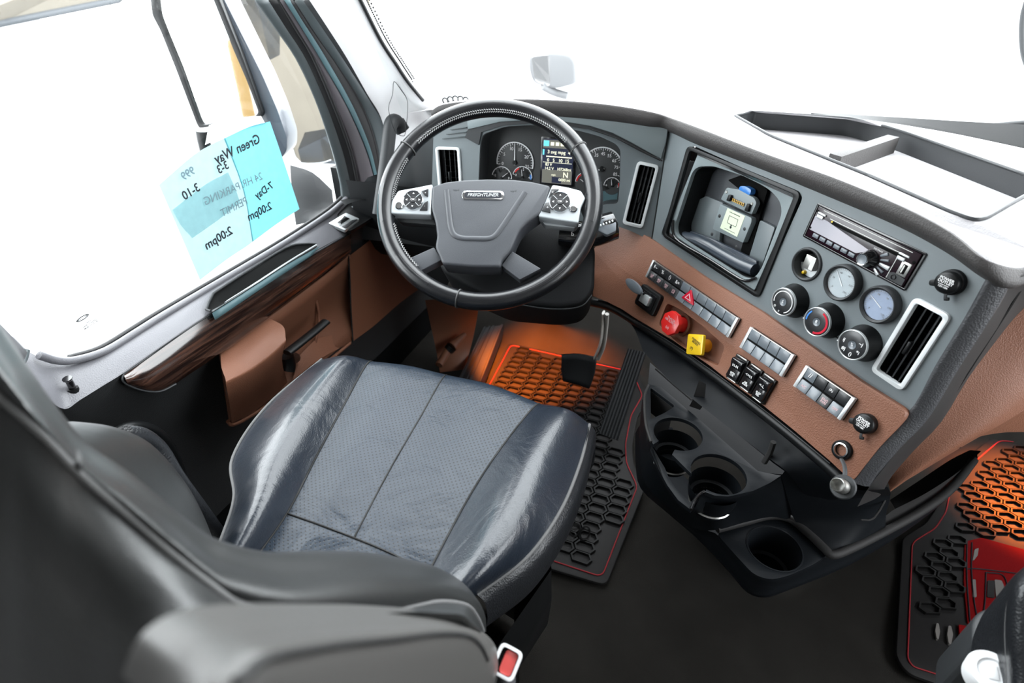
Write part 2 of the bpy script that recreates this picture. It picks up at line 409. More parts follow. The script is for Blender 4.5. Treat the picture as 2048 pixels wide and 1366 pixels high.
# header above the windscreen, far side pillar and firewall
hd = structure('trim_1', (.15, .85, 1.75))
world('header', raw([(-1.0, .84, 1.80), (1.3, .84, 1.80), (1.3, .95, 2.02), (-1.0, .95, 2.02), (-1.0, .80, 1.82), (1.3, .80, 1.82)], [(0, 1, 2, 3), (0, 1, 5, 4)], 0), hd, 'headliner')
world('pillar', tube([(1.22, 1.42, .9), (1.25, 1.1, 1.35), (1.28, .84, 1.82)], .06, 10), hd, 'pillar')
slab('outer_door_skin', (-1.10, .10, -.06), (-1.05, 1.32, .62), 'black', wl)
fw = structure('wall_front', (.2, 2.1, 0))
slab('firewall', (-1.1, 2.12, 0), (1.45, 2.16, .80), 'black', fw)
slab('side_footwell', (-1.06, 1.3, -.06), (-1.02, 2.12, .78), 'black', fw)
slab('side_footwell', (1.36, .9, 0), (1.40, 2.12, .78), 'black', fw)
# windscreen
wn = structure('window_2', (.1, 1.3, 1.0))
WB = [(-.775, 1.26, .955), (-.62, 1.40, .968), (-.35, 1.46, .972)]+[tuple(PZ(x, y, .975)) for x, y in ((1500, 220), (1800, 249), (2048, 296), (2500, 400))]
WT = [(-.75, .86, 1.62), (-.55, .92, 1.80), (-.3, .95, 1.82), (.0, .96, 1.82), (.45, .95, 1.82), (.9, .92, 1.80), (1.25, .82, 1.70)]
world('pane', loft([WB, WT], 6, 5), wn, 'glass')
world('frit_band', loft([[PD(x, y, d) for x, y, d in ((1622, 226, 1.66), (1720, 238, 1.64), (1820, 252, 1.60), (1930, 273, 1.55), (2048, 297, 1.48), (2300, 350, 1.35))], [PD(x, y, d) for x, y, d in ((1622, 223, 1.67), (1720, 230, 1.66), (1820, 236, 1.62), (1930, 243, 1.57), (2048, 249, 1.50), (2300, 260, 1.37))]], 2, 5), wn, 'black')

# ------------------------------------------------------------------ dashboard
dash = thing('dashboard', (0, 1.2, .45), 'wraparound truck dashboard with grey centre stack face, dark soft top and tan lower shelf', 'dashboard')
# soft rolled pad along the upper edge
LB = [(868, 238, T), (905, 229, T), (960, 226, T), (1050, 226, T), (1144, 233, T), (1232, 241, T), (1300, 251, T), (1337, 258, S), (1400, 285, S), (1535, 336, S), (1669, 390, S), (1804, 447, S), (1905, 501, S), (1978, 552, S)]
LT = [(864, 222, T), (888, 209, T), (960, 201, T), (1060, 199, T), (1160, 204, T), (1240, 213, T), (1310, 226, T), (1345, 237, S), (1400, 257, S), (1535, 309, S), (1669, 356, S), (1804, 413, S), (1905, 467, S), (1972, 521, S)]
rb = [p.hit(x, y, .004) for x, y, p in LB]; rt = [p.hit(x, y, .016) for x, y, p in LT]
rm = [(a+b)/2+p[2].n*.011 for a, b, p in zip(rb, rt, LB)]; rn = [b*.86+a*.14+p[2].n*.010 for a, b, p in zip(rb, rt, LB)]
ra = [b+Vector((0, 0, .003))-p[2].n*.012 for b, p in zip(rt, LB)]
eb = [PY(2014, 571, .768), PY(2062, 556, .80), PY(2200, 500, .92)]; et = [PY(2036, 538, .785), PY(2080, 518, .82), PY(2230, 440, .94)]
rb += eb; rt += et
rm += [(p+q)/2+Vector((0, -.010, 0)) for p, q in zip(eb, et)]; ra += [p+Vector((0, .014, .003)) for p in et]
rn += [a*.14+b*.86+Vector((0, -.010, 0)) for a, b in zip(rb[-3:], rt[-3:])]
ru = [p+Vector((0, .03, -.012)) for p in rb]
thick(world('soft_pad', loft([ru, rb, [a*.55+b*.45 for a, b in zip(rm, [(p+q)/2 for p, q in zip(rb, rt)])], rt], 4, 4), dash, 'pad'), .004)
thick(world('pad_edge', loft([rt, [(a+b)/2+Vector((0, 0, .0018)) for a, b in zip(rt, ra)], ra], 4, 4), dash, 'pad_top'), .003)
# top surface running to the windscreen, with a sunk two-part tray
bk = [Vector((p[0], p[1]-.004, p[2])) for p in cr(WB, 4)]
top_out = cr(ra, 3)+[Vector((1.2, .95, .93))]+list(reversed(bk))
tz = .967
def ztop(x, y): return PZ(x, y, tz)
tray = [ztop(*p) for p in rpoly([(1470, 233), (1511, 225), (1703, 238), (1797, 262), (2048, 351), (2098, 369), (2040, 398), (1958, 446), (1905, 428), (1737, 353), (1540, 273)], [0, 3, 20, 30, 20, 10, 20, 24, 30, 10, 10], 4)]
topm = []
for p in top_out: topm.append(p)
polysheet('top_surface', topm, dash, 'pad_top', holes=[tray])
world('tray_wall', raw([p+Vector((0, 0, .001)) for p in tray]+[p-Vector((0, 0, .040)) for p in tray], [(i, (i+1) % len(tray), len(tray)+(i+1) % len(tray), len(tray)+i) for i in range(len(tray))], 40), dash, 'charcoal')  # shade on the tray's walls put into their dark colour
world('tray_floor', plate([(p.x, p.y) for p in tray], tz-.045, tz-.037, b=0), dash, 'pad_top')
dv = [ztop(*p) for p in ((1661, 302), (1777, 265), (1801, 270), (1685, 309))]
world('tray_divider', plate([(p.x, p.y) for p in dv], tz-.038, tz-.004, b=.001), dash, 'pad')
world('tray_lip', tube([p+Vector((0, 0, .002)) for p in tray], .003, 6, True), dash, 'charcoal')
# stack face with its openings
MS = S.M(S.hit(1640, 560))
so = S.loc([(1337, 256), (1400, 283), (1535, 334), (1669, 388), (1804, 445), (1905, 499), (1978, 550), (1981, 566), (1940, 636), (1880, 734), (1822, 830), (1766, 792), (1624, 700), (1523, 629), (1408, 560), (1303, 484)], 0, MS)
bez = [(1384, 290), (1608, 391), (1517, 592), (1321, 471)]
Mb, bw, bh = rectf(S, bez)
I_ = MS.inverted()
hb = rpoly(S.loc(bez, 0, MS), [.012]*4)
Mv3, vw3, vh3 = rectf(S, [(1831, 595), (1905, 627), (1808, 786), (1746, 738)])
def tr(M, pts, MM): return [tuple((MM.inverted() @ M @ Vector((*p, 0)))[:2]) for p in pts]
hv3 = tr(Mv3, rrect(vw3*.93, vh3*.95, .008), MS)
Mg0, rg0 = circf(S, 1612, 529, 29, 33); hg0 = tr(Mg0, circ(rg0*.92), MS)
Mr, rw, rh = rectf(S, [(1637, 403), (1852, 508), (1815, 582), (1607, 475)])
hr = tr(Mr, rrect(rw*.985, rh*.97, .003), MS)
put('stack_face', plate(so, -.004, 0, [hb, hv3, hg0, hr], b=0), MS, dash, 'face')
put('stack_backing', plate(so, -.085, -.08), MS, dash, 'dark_void')
# tablet nook
nook = put('tablet_nook', plate(rrect(bw, bh, .012), -.004, .004, [rrect(bw*.93, bh*.93, .008)], b=.0025), Mb, dash, 'black')
A1 = [(1349, 451), (1384, 343), (1396, 333), (1425, 332), (1484, 351), (1525, 371), (1545, 385), (1560, 404), (1563, 427), (1521, 540), (1506, 558), (1484, 556), (1372, 485), (1350, 468)]
al = rpoly(S.loc(A1, -.002, Mb), .012, 3)
io = rpoly(S.loc([(1397, 303), (1592, 390), (1508, 581), (1333, 462)], -.002, Mb), .004)
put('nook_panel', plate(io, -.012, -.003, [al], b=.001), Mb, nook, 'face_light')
put('nook_wall', plate(rpoly(S.loc(A1, -.002, Mb), .012, 3), -.055, -.012, [[(x*.985, y*.985) for x, y in al]]), Mb, nook, 'black')
put('nook_back', plate(S.loc([(1330, 320), (1600, 330), (1590, 590), (1320, 560)], -.055, Mb), -.062, -.055), Mb, nook, 'hub')
put('groove', plate(S.loc([(1397, 304), (1590, 390), (1588, 396), (1395, 310)], -.002, Mb), -.0035, -.0012), Mb, nook, 'black_gloss')
def onp(name, P, px, h, t, parent, m, r=.002, b=.0008, M=None, **k):
    M = M or P.M(P.hit(*px[0], h)); return put(name, plate(rpoly(P.loc(px, h, M), r, 3), -t, 0, b=b), M, parent, m, **k)
onp('shelf_step', S, [(1392, 402), (1412, 392), (1446, 406), (1437, 500), (1372, 462)], -.045, .008, nook, 'face', .004)
onp('side_step', S, [(1520, 440), (1550, 455), (1519, 545), (1496, 520)], -.045, .008, nook, 'face', .004)
onp('black_channel', S, [(1497, 345), (1535, 380), (1520, 430), (1497, 520), (1480, 505), (1486, 483), (1512, 405), (1470, 372), (1455, 360)], -.046, .006, nook, 'dark_void', .004)
onp('mount_plate', S, [(1440, 408), (1503, 436), (1503, 444), (1486, 486), (1425, 458)], -.034, .012, nook, 'face_light', .003)
cp = onp('connector_plate', S, [(1441, 399), (1453, 375), (1478, 379), (1508, 396), (1513, 406), (1503, 429)], -.03, .01, nook, 'face_light', .004)
onp('connector_socket', S, [(1463, 394), (1489, 406), (1487, 413), (1461, 401)], -.0285, .004, cp, 'black_gloss', .0012)
for k in range(7):
    t = k/6
    for dy in (0, 4.2):
        x, y = 1465+21*t-.9*dy/4, 396.3+9.6*t+dy*.8; onp('contact', S, [(x, y), (x+2.2, y+1), (x+1.5, y+3.4), (x-.7, y+2.4)], -.0278, .001, cp, 'gold', 0, 0)
for x, y in ((1453, 384), (1504, 408)):
    M, r = circf(S, x, y, 3, 3, -.03); put('screw', lathe([(0, .0012), (r*.7, .0012), (r, 0)], 14), M, cp, 'steel')
for x, y in ((1439, 432), (1489, 458), (1424, 468), (1472, 494)):
    M, r = circf(S, x, y, 3, 3.4, -.034); put('screw', lathe([(0, .001), (r*.6, .001), (r, 0)], 14), M, nook, 'charcoal')
for q in (((1457, 389), (1462, 391), (1457, 403), (1452, 401)), ((1494, 407), (1499, 410), (1494, 424), (1488, 421))): onp('latch_clip', S, q, -.024, .008, cp, 'black', .001)
onp('blue_release_tab', S, [(1476, 380), (1479, 372), (1490, 372), (1502, 379), (1501, 387), (1498, 391)], -.03, .012, nook, 'blue', .004, .002)
st = onp('instruction_sticker', S, [(1455, 416), (1490, 432), (1474, 474), (1440, 456)], -.0335, .0006, nook, 'label_green', .0005, 0)
Mst, a_, b_ = rectf(S, [(1455, 416), (1490, 432), (1474, 474), (1440, 456)], -.0333)
text('lettering', 'LOCK & TURN UPWARD', Mst @ T3(0, b_*.38), .0026, nook, 'ink', 0)
for sx, sy, w_, h_ in ((0, .22, .5, .02), (0, -.12, .5, .02), (-.25, .05, .02, .34), (.25, .05, .02, .34)): put('printed_line', box(a_*w_ if w_ > .1 else .0008, b_*h_ if h_ > .1 else .0008, .0002), Mst @ T3(a_*sx, b_*sy), nook, 'ink')
put('printed_arrow', plate([(-.0015, .004), (.0015, .004), (.0015, 0), (.0035, 0), (0, -.004), (-.0035, 0), (-.0015, 0)], 0, .0002), Mst @ T3(0, -b_*.22), nook, 'ink')
put('printed_line', box(a_*.6, .0007, .0002), Mst @ T3(0, -b_*.4), nook, 'ink')
# trough at the foot of the nook
tp = [S.hit(x, y, -.025) for x, y in ((1368, 474), (1400, 482), (1440, 506), (1480, 528), (1510, 540))]
world('cable_trough', tube(tp, .012, 14, k=2), nook, 'trough')
onp('trough_cover', S, [(1381, 462), (1425, 478), (1480, 505), (1513, 522), (1512, 538), (1375, 468)], -.03, .006, nook, 'trough', .003)
world('nook_lip', tube([S.hit(x, y, .001) for x, y in ((1346, 440), (1346, 466), (1360, 484), (1420, 520), (1470, 552), (1492, 562), (1512, 556))], .0028, 8, k=3), nook, 'black_gloss')

# face towards the driver: left and right wings, brow and instrument well
MT = T.M(T.hit(1100, 340))
well = [(957, 360), (960, 290), (966, 268), (1010, 253), (1060, 250), (1110, 253), (1160, 262), (1200, 273), (1232, 288), (1241, 300), (1240, 360), (1236, 408), (1208, 409), (1180, 420), (1100, 420), (960, 420)]
wl2 = rpoly(T.loc(well, 0, MT), .01, 3)
to = T.loc([(868, 236), (905, 228), (960, 225), (1050, 224), (1144, 231), (1232, 239), (1300, 249), (1336, 256), (1303, 482), (1262, 462), (1200, 440), (1000, 450), (862, 430)], 0, MT)
Mv2, vw2, vh2 = rectf(T, [(1269, 321), (1312, 328), (1292, 459), (1251, 447)])
Mv1, vw1, vh1 = rectf(T, [(880, 293), (926, 295), (920, 400), (872, 398)])
hv2 = tr(Mv2, rrect(vw2*.9, vh2*.95, .006), MT); hv1 = tr(Mv1, rrect(vw1*.9, vh1*.95, .006), MT)
put('driver_face', plate(to, -.003, 0, [wl2, hv2, hv1]), MT, dash, 'face')
put('well_wall', plate(wl2, -.07, -.002, [[(x*.99, y*.99) for x, y in wl2]]), MT, dash, 'charcoal')
brow = [(936, 259), (1000, 244), (1060, 240), (1120, 242), (1180, 252), (1225, 266), (1262, 285), (1300, 306), (1322, 318), (1332, 285), (1336, 258), (1300, 251), (1232, 241), (1144, 233), (1050, 226), (960, 227), (934, 236)]
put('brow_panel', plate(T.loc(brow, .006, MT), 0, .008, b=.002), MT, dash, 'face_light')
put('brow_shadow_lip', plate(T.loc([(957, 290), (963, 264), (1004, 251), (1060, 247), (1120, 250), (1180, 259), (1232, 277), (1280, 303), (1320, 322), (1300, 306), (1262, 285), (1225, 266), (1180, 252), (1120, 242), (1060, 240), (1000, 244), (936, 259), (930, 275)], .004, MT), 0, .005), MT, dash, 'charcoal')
for k in range(3):
    x0, y0 = 884+8*k, 276-9*k
    onp('defroster_slat', T, [(x0, y0), (933, 268-9*k+4), (933, 270-9*k+4), (x0, y0+2.5)], .005, .004, dash, 'frame_grey', 0, .0006)
world('stack_seam', tube([S.hit(1337, 260, .001), S.hit(1303, 480, .001)], .0013, 6), dash, 'seam')
world('binnacle_seam', tube([T.hit(x, y, .012) for x, y in ((1180, 258), (1232, 276), (1280, 300), (1325, 322))], .0012, 6, k=3), dash, 'seam')
# knee panels below the driver face, lower dash left of the column
world('knee_panel', loft([[Vector((-.95, 1.22, .78)), Vector((-.6, 1.235, .78)), Vector((-.28, 1.235, .79))], [Vector((-.95, 1.25, .62)), Vector((-.6, 1.27, .60)), Vector((-.27, 1.27, .60))], [Vector((-.95, 1.36, .50)), Vector((-.6, 1.38, .48)), Vector((-.25, 1.38, .47))], [Vector((-.95, 1.7, .46)), Vector((-.6, 1.7, .45)), Vector((-.2, 1.7, .44))]], 4, 4), dash, 'black_soft')
# tan switch shelf
MB_ = B.M(B.hit(1550, 720))
bo = [(1230, 447), (1262, 455), (1303, 478), (1408, 553), (1523, 623), (1624, 694), (1725, 765), (1817, 823), (1760, 893), (1706, 962), (1690, 950), (1658, 920), (1590, 862), (1523, 808), (1452, 757), (1422, 733), (1345, 680), (1270, 636), (1243, 618), (1215, 604), (1186, 592), (1186, 500)]
pocket_px = [(1334, 606), (1361, 619), (1405, 652), (1450, 692), (1436, 733), (1402, 716), (1360, 690), (1317, 650)]
pk = rpoly(B.loc(pocket_px, .012, MB_), .009, 4)
shelf = put('switch_shelf', plate(rpoly(B.loc(bo, .012, MB_), [0, .02, .02]+[.004]*4+[.012, .006, .012]+[.004]*12, 3), -.02, .012, [pk], b=.006, seg=3), MB_, dash, 'brown')
put('valve_pocket_floor', plate([(x*1, y*1) for x, y in pk], -.012, -.006), MB_, dash, 'brown_plain')
world('shelf_under_strip', tube([B.hit(x, y, -.004) for x, y in ((1180, 604), (1215, 612), (1243, 625), (1275, 645), (1345, 690), (1422, 745), (1523, 822), (1590, 875), (1660, 934), (1700, 972))], .011, 8, k=3), dash, 'black')
world('shelf_edge_line', tube([B.hit(x, y, .008) for x, y in ((1268, 640), (1345, 687), (1422, 740), (1523, 816), (1590, 869), (1660, 927))], .0012, 6, k=3), dash, 'charcoal')
onp('hinge_cap', B, [(1271, 631), (1290, 636), (1340, 668), (1335, 676), (1275, 645)], .006, .014, dash, 'black', .006, .003)
# end of the stack: textured strip, dark return and the tan passenger side
e1 = [S.hit(x, y, .002) for x, y in ((1981, 562), (1940, 636), (1880, 734), (1822, 832))]; e1 += [B.hit(x, y, .010) for x, y in ((1762, 896), (1708, 966))]
e2 = [p+Vector((.022, .004, -.003)) for p in e1]; e0 = [p+Vector((-.003, .006, 0)) for p in e1]
world('stack_end_strip', loft([e0, e1, e2, [p+Vector((.012, .03, -.004)) for p in e2]], 3, 5), dash, 'strip_grey')
pb = [(2120, 560), (2048, 616), (1998, 673), (1930, 757), (1880, 840), (1828, 895), (1790, 937), (1776, 965)]
pbz = [PY(x, y, Y) for (x, y), Y in zip(pb, (1.0, .98, .95, .91, .88, .86, .85, .845))]
e2r = cr(e2, 1); ee = [e2[0]+Vector((.03, .02, .02))]+list(e2)+[e2[-1]+Vector((0, .004, -.05))]
pb8 = pbz
world('stack_return', loft([ee, [a*.5+b*.5+Vector((.008, -.002, 0)) for a, b in zip(ee, pb8)], pb8], 4, 3), dash, 'return_dark')
pas = [[p for p in pbz], [PY(x, y, Y) for (x, y), Y in zip(((2300, 560), (2230, 650), (2190, 700), (2140, 760), (2080, 800), (2000, 850), (1900, 905), (1781, 980)), (1.0, .99, .97, .95, .93, .90, .87, .845))]]
world('passenger_panel', loft([pas[0], [a*.5+b*.5+Vector((0, -.012, .0)) for a, b in zip(*pas)], pas[1]], 5, 4), dash, 'brown')
low = [PY(x, y, Y) for (x, y), Y in zip(((1781, 980), (1836, 947), (1927, 892), (1964, 872), (2048, 864), (2200, 880)), (.845, .87, .91, .93, .95, .98))]
world('passenger_panel_lower', loft([[pas[1][7], pas[1][6], pas[1][5], pas[1][4], pas[1][3], pas[1][2]], low], 2, 3), dash, 'brown')
world('passenger_kick', loft([low, [p+Vector((.0, .10, -.03)) for p in low], [p+Vector((.0, .5, -.3)) for p in low]], 2, 3), dash, 'black')

world('passenger_dash_front', loft([[Vector((x, y+.03, .955)) for x, y in ((.50, 1.04), (.72, 1.0), (.95, 1.03), (1.33, 1.0))], [Vector((x, y-.02, .90)) for x, y in ((.50, 1.04), (.72, 1.0), (.95, 1.03), (1.33, 1.0))], [Vector((x, y, .70)) for x, y in ((.50, 1.04), (.72, 1.0), (.95, 1.03), (1.33, 1.0))], [Vector((x, y+.06, .53)) for x, y in ((.50, 1.04), (.72, 1.0), (.95, 1.03), (1.33, 1.0))], [Vector((x, y+.5, .50)) for x, y in ((.50, 1.04), (.72, 1.0), (.95, 1.03), (1.33, 1.0))]], 4, 4), dash, 'brown')
put('moulded_mark', merge([(box(.022, .0012, .0006), Matrix.Identity(4)), (box(.012, .0012, .0006), T3(.004, .004))]), Matrix.Translation(PY(1906, 897, .882)) @ Matrix.Rotation(math.radians(90), 4, 'X') @ RZ(30), dash, 'ink')

# ------------------------------------------------------------------ lower console with cup holders
con = thing('lower_console', (.12, .85, .05), 'black plastic floor console with three round cup holders below the tan switch shelf', 'console')
ZP = .53
plate_px = [(1296, 768), (1288, 793), (1291, 845), (1303, 884), (1307, 889), (1311, 886)]
c1, c2, c3 = (1356, 867), (1437, 947), (1549, 1096)
C1, C2 = PZ(*c1, ZP), PZ(*c2, ZP)
r1, r2 = .0445, .0465
def arc(c, r, a0, a1, n=18): return [c+Vector((r*math.cos(math.radians(a0+(a1-a0)*i/n)), r*math.sin(math.radians(a0+(a1-a0)*i/n)), 0)) for i in range(n+1)]
def ang(c, x, y): p = PZ(x, y, ZP)-c; return math.degrees(math.atan2(p.y, p.x))
a_in, a_out = ang(C1, 1312, 884), ang(C1, 1348, 905)
if a_out > a_in: a_out -= 360
out = [PZ(x, y, ZP) for x, y in plate_px]+arc(C1, r1, a_in, a_in-((a_in-a_out) % 360), 30)
b_in, b_out = ang(C2, 1386, 948), ang(C2, 1408, 985)
out += [PZ(1344, 909, ZP), PZ(1365, 930, ZP)]+arc(C2, r2, b_in, b_in-((b_in-b_out) % 360), 30)
out += [PZ(x, y, ZP) for x, y in ((1410, 984), (1429, 991), (1457, 993), (1506, 982), (1540, 966), (1563, 951), (1516, 942), (1460, 893), (1406, 845), (1360, 806), (1323, 774))]
tri = [PZ(x, y, ZP) for x, y in ((1301, 775), (1350, 812), (1330, 825), (1302, 838))]
trp = rpoly([(p.x, p.y) for p in tri], .006, 3)
world('cup_plate', plate([(p.x, p.y) for p in out], ZP-.008, ZP, [trp], b=.0015), con, 'console_black')
world('pocket_wall', plate(trp, ZP-.06, ZP-.007, [[(x*.995+.0002, y*.999) for x, y in trp]]), con, 'return_dark')
for c, r, zt, dpt in ((C1, r1, ZP, .085), (C2, r2, ZP, .085), (PZ(*c3, .41), .0465, .41, .09)):
    pr = [(r+.0015, -.002), (r+.001, .0006), (r-.0015, .0008), (r-.003, -.002), (r-.006, -dpt*.7), (r-.012, -dpt*.72), (r-.014, -dpt), (0, -dpt)]
    if zt == ZP: pr = pr[4:]; pr = [(r-.002, -.030), (r-.004, -dpt*.6)]+pr[0:]
    cw = put('cup_well', lathe(pr, 44), Matrix.Translation((c.x, c.y, zt)), con, 'console_black')
    put('well_ring', lathe([(r-.013, -dpt+.012), (r-.010, -dpt+.014), (r-.008, -dpt+.012)], 40), Matrix.Translation((c.x, c.y, zt)), cw, 'steel')
# lower rim ledge in front of the open cups
led = [PZ(x, y, .50) for x, y in ((1304, 890), (1318, 915), (1330, 935), (1338, 955), (1358, 982), (1381, 1004), (1392, 992), (1408, 984), (1400, 996), (1382, 1020), (1356, 1000), (1334, 970), (1318, 940), (1300, 900))]
world('front_ledge', plate([(p.x, p.y) for p in led], .492, .50, b=.0015), con, 'console_black')
world('ledge_edge', tube([PZ(x, y, .505) for x, y in ((1382, 1019), (1390, 1000), (1400, 988), (1409, 983))], .003, 8, k=3), con, 'black_gloss')
world('plate_edge', tube([PZ(x, y, ZP) for x, y in ((1297, 770), (1289, 793), (1291, 845), (1302, 884))], .0028, 8, k=3), con, 'return_dark')
# body below the plate
P1 = [PZ(x, y, ZP-.006) for x, y in ((1296, 768), (1288, 793), (1291, 845), (1303, 890))]+[PZ(x, y, .494) for x, y in ((1334, 970), (1381, 1019))]+[PZ(x, y, ZP-.006) for x, y in ((1409, 986), (1457, 994), (1506, 983), (1563, 952))]
P2 = [PZ(x, y, z) for x, y, z in ((1284, 800, .44), (1280, 850, .43), (1280, 900, .42), (1290, 965, .40), (1335, 1013, .385), (1385, 1055, .375), (1432, 1060, .42), (1485, 1046, .425), (1541, 1034, .425), (1580, 1040, .42))]
world('console_body', loft([P1, [a*.5+b*.5+Vector((.012, .012, 0)) for a, b in zip(P1, P2)], P2], 4, 3), con, 'console_black')
# cup step and wall behind it
sp = rpoly([tuple(PZ(x, y, .41)[:2]) for x, y in ((1432, 1066), (1488, 1046), (1541, 1034), (1580, 1040), (1612, 1067), (1657, 1108), (1629, 1128), (1576, 1152), (1541, 1160), (1508, 1150), (1471, 1110))], .012, 3)
C3 = PZ(*c3, .41)
world('cup_step', plate(sp, .402, .41, [circ(.0475, 40, (C3.x, C3.y))], b=.001), con, 'console_black')
world('step_ridge', tube([PZ(x, y, .418) for x, y in ((1434, 1058), (1488, 1044), (1541, 1031), (1580, 1038), (1614, 1064), (1650, 1098), (1665, 1110), (1700, 1098), (1772, 1062), (1850, 1018), (1905, 975), (1948, 920))], .0075, 10, k=4), con, 'return_dark')
W1 = [B.hit(x, y, -.014) for x, y in ((1250, 632), (1345, 692), (1422, 747), (1523, 824), (1590, 878), (1660, 938), (1706, 978), (1776, 978))]
W2 = [PZ(x, y, z) for x, y, z in ((1285, 700, .56), (1330, 752, .56), (1395, 806, .56), (1480, 872, .56), (1540, 918, .555), (1575, 945, .55), (1640, 1010, .46), (1760, 1000, .45))]
W2[-1] = PZ(1776, 1000, .47)
world('upper_wall', loft([W1, [a*.5+b*.5+Vector((.004, .006, 0)) for a, b in zip(W1, W2)], W2], 3, 3), con, 'console_black')
W3 = [PZ(x, y, z) for x, y, z in ((1563, 951, .53), (1576, 1000, .47), (1590, 1042, .425), (1615, 1066, .42), (1657, 1108, .415))]
W4 = [PZ(x, y, z) for x, y, z in ((1575, 935, .55), (1650, 965, .53), (1700, 1005, .50), (1730, 1040, .46), (1700, 1098, .415))]
W5 = [PZ(x, y, z) for x, y, z in ((1590, 925, .56), (1690, 960, .55), (1776, 975, .54), (1772, 1029, .45), (1770, 1062, .415))]
world('side_wall', loft([W3, W4, W5], 4, 4), con, 'console_black')
world('shelf_floor', raw([PZ(x, y, .515) for x, y in ((1300, 725), (1395, 806), (1480, 872), (1545, 925), (1580, 950), (1516, 945), (1406, 848), (1323, 776), (1296, 768))], [(0, 1, 6, 7), (1, 2, 3, 5), (1, 5, 6), (3, 4, 5), (0, 7, 8)], 20), con, 'console_black')
world('shelf_edge', tube([PZ(x, y, .548) for x, y in ((1311, 738), (1345, 768), (1383, 800))], .0018, 6), con, 'return_dark')
world('shelf_edge', tube([PZ(x, y, .548) for x, y in ((1408, 803), (1470, 857), (1532, 912))], .0018, 6), con, 'return_dark')
world('shelf_divider', loft([[PZ(1398, 760, .60), PZ(1412, 768, .60)], [PZ(1384, 802, .55), PZ(1408, 806, .55)], [PZ(1378, 812, .53), PZ(1400, 820, .53)]], 2, 2), con, 'return_dark')
world('shelf_bracket', tube([PZ(1547, 884, .59), PZ(1540, 905, .565), PZ(1528, 925, .54)], .005, 6, k=2), con, 'return_dark')
# low rim and underside
Q1 = [PZ(x, y, z) for x, y, z in ((1280, 850, .43), (1283, 910, .41), (1290, 965, .40), (1335, 1013, .385), (1385, 1055, .375), (1430, 1066, .405), (1471, 1110, .405), (1508, 1150, .405), (1541, 1160, .405), (1576, 1152, .405), (1657, 1112, .405), (1772, 1063, .40), (1882, 995, .39), (1950, 917, .385))]
Q2 = [PZ(x, y, z) for x, y, z in ((1278, 870, .35), (1279, 930, .34), (1290, 975, .34), (1340, 1020, .34), (1391, 1063, .34), (1432, 1107, .34), (1470, 1148, .34), (1500, 1182, .34), (1535, 1192, .34), (1575, 1180, .34), (1698, 1131, .34), (1813, 1062, .34), (1890, 1000, .34), (1956, 925, .34))]
Q3 = [p+Vector((.07, .17, -.10)) for p in Q2]; Q4 = [p+Vector((.12, .30, -.33)) for p in Q2]
world('lower_rim', loft([Q1, [a*.5+b*.5+Vector((-.006, -.006, .0)) for a, b in zip(Q1, Q2)], Q2, Q3, Q4], 3, 3), con, 'console_black')
wing = [PZ(x, y, z) for x, y, z in ((1772, 1031, .43), (1836, 998, .43), (1905, 952, .43), (1946, 914, .43))]; wing2 = [p+Vector((.012, .01, .012)) for p in wing]
world('wing_rim', loft([[PZ(x, y, .40) for x, y in ((1700, 1098), (1772, 1062), (1850, 1018), (1948, 920))], wing, wing2], 2, 4), con, 'return_dark')
world('map_pocket', loft([wing2, [PZ(x, y, .30) for x, y in ((1780, 1000), (1840, 960), (1900, 920), (1940, 900))]], 2, 3), con, 'dark_void')
world('wing_cover', tube([PZ(x, y, .50) for x, y in ((1712, 1002), (1770, 980), (1775, 990), (1748, 1036), (1722, 1040))], .0016, 6, k=3), con, 'return_dark')
for a, b in (((1640, 1146), (1668, 1133)), ((1562, 1178), (1590, 1167))): world('rim_clip', tube([PZ(*a, .348), PZ(*b, .348)], .0022, 6), con, 'return_dark')
pd = [PZ(x, y, z) for x, y, z in ((1300, 900, .0), (1440, 1040, 0), (1520, 1100, 0), (1700, 1040, 0), (1850, 960, 0))]
slab('console_foot', (.25, 1.15, 0), (.5, 1.5, .40), 'black', con)

# ------------------------------------------------------------------ air vents
def vent(M, w, h, label, nslat=3, tilt=0, ring=.006):
    t = thing('air_vent', M.translation, label, 'air vent', 'rectangular air vents in the dashboard')
    put('vent_frame', plate(rrect(w, h, .009), -.004, .005, [rrect(w-2*ring, h-2*ring, .005)], b=.0018), M, t, 'vent_silver')
    put('vent_cavity', plate(rrect(w-1.6*ring, h-1.6*ring, .005), -.045, -.003, [rrect(w-2.2*ring, h-2.2*ring, .004)]), M, t, 'dark_void')
    put('vent_back', box(w-ring, h-ring, .003), M @ T3(0, 0, -.045), t, 'dark_void')
    sl = box(.0016, h-2*ring, .014, .0005)
    for k in range(nslat): put('slat', sl, M @ T3(-w/2+ring+(w-2*ring)*(k+1)/(nslat+1), 0, -.007) @ Matrix.Rotation(.5, 4, 'Y'), t, 'charcoal')
    cs = box(w-2*ring, .0014, .01, .0004)
    for k in range(7): put('cross_slat', cs, M @ T3(0, -h/2+ring+(h-2*ring)*(k+1)/8, -.03), t, 'black')
    put('slider_tab', box(.004, h*.16, .008, .001), M @ T3(0, -h*.04, .0005), t, 'black')
    return t
vent(Mv1, vw1, vh1, 'air vent with silver frame left of the instrument cluster, half behind the steering wheel')
vent(Mv2, vw2, vh2, 'air vent with silver frame between instrument cluster and tablet nook')
vent(Mv3, vw3, vh3, 'largest air vent with bright silver frame, below the upper power outlet cap')

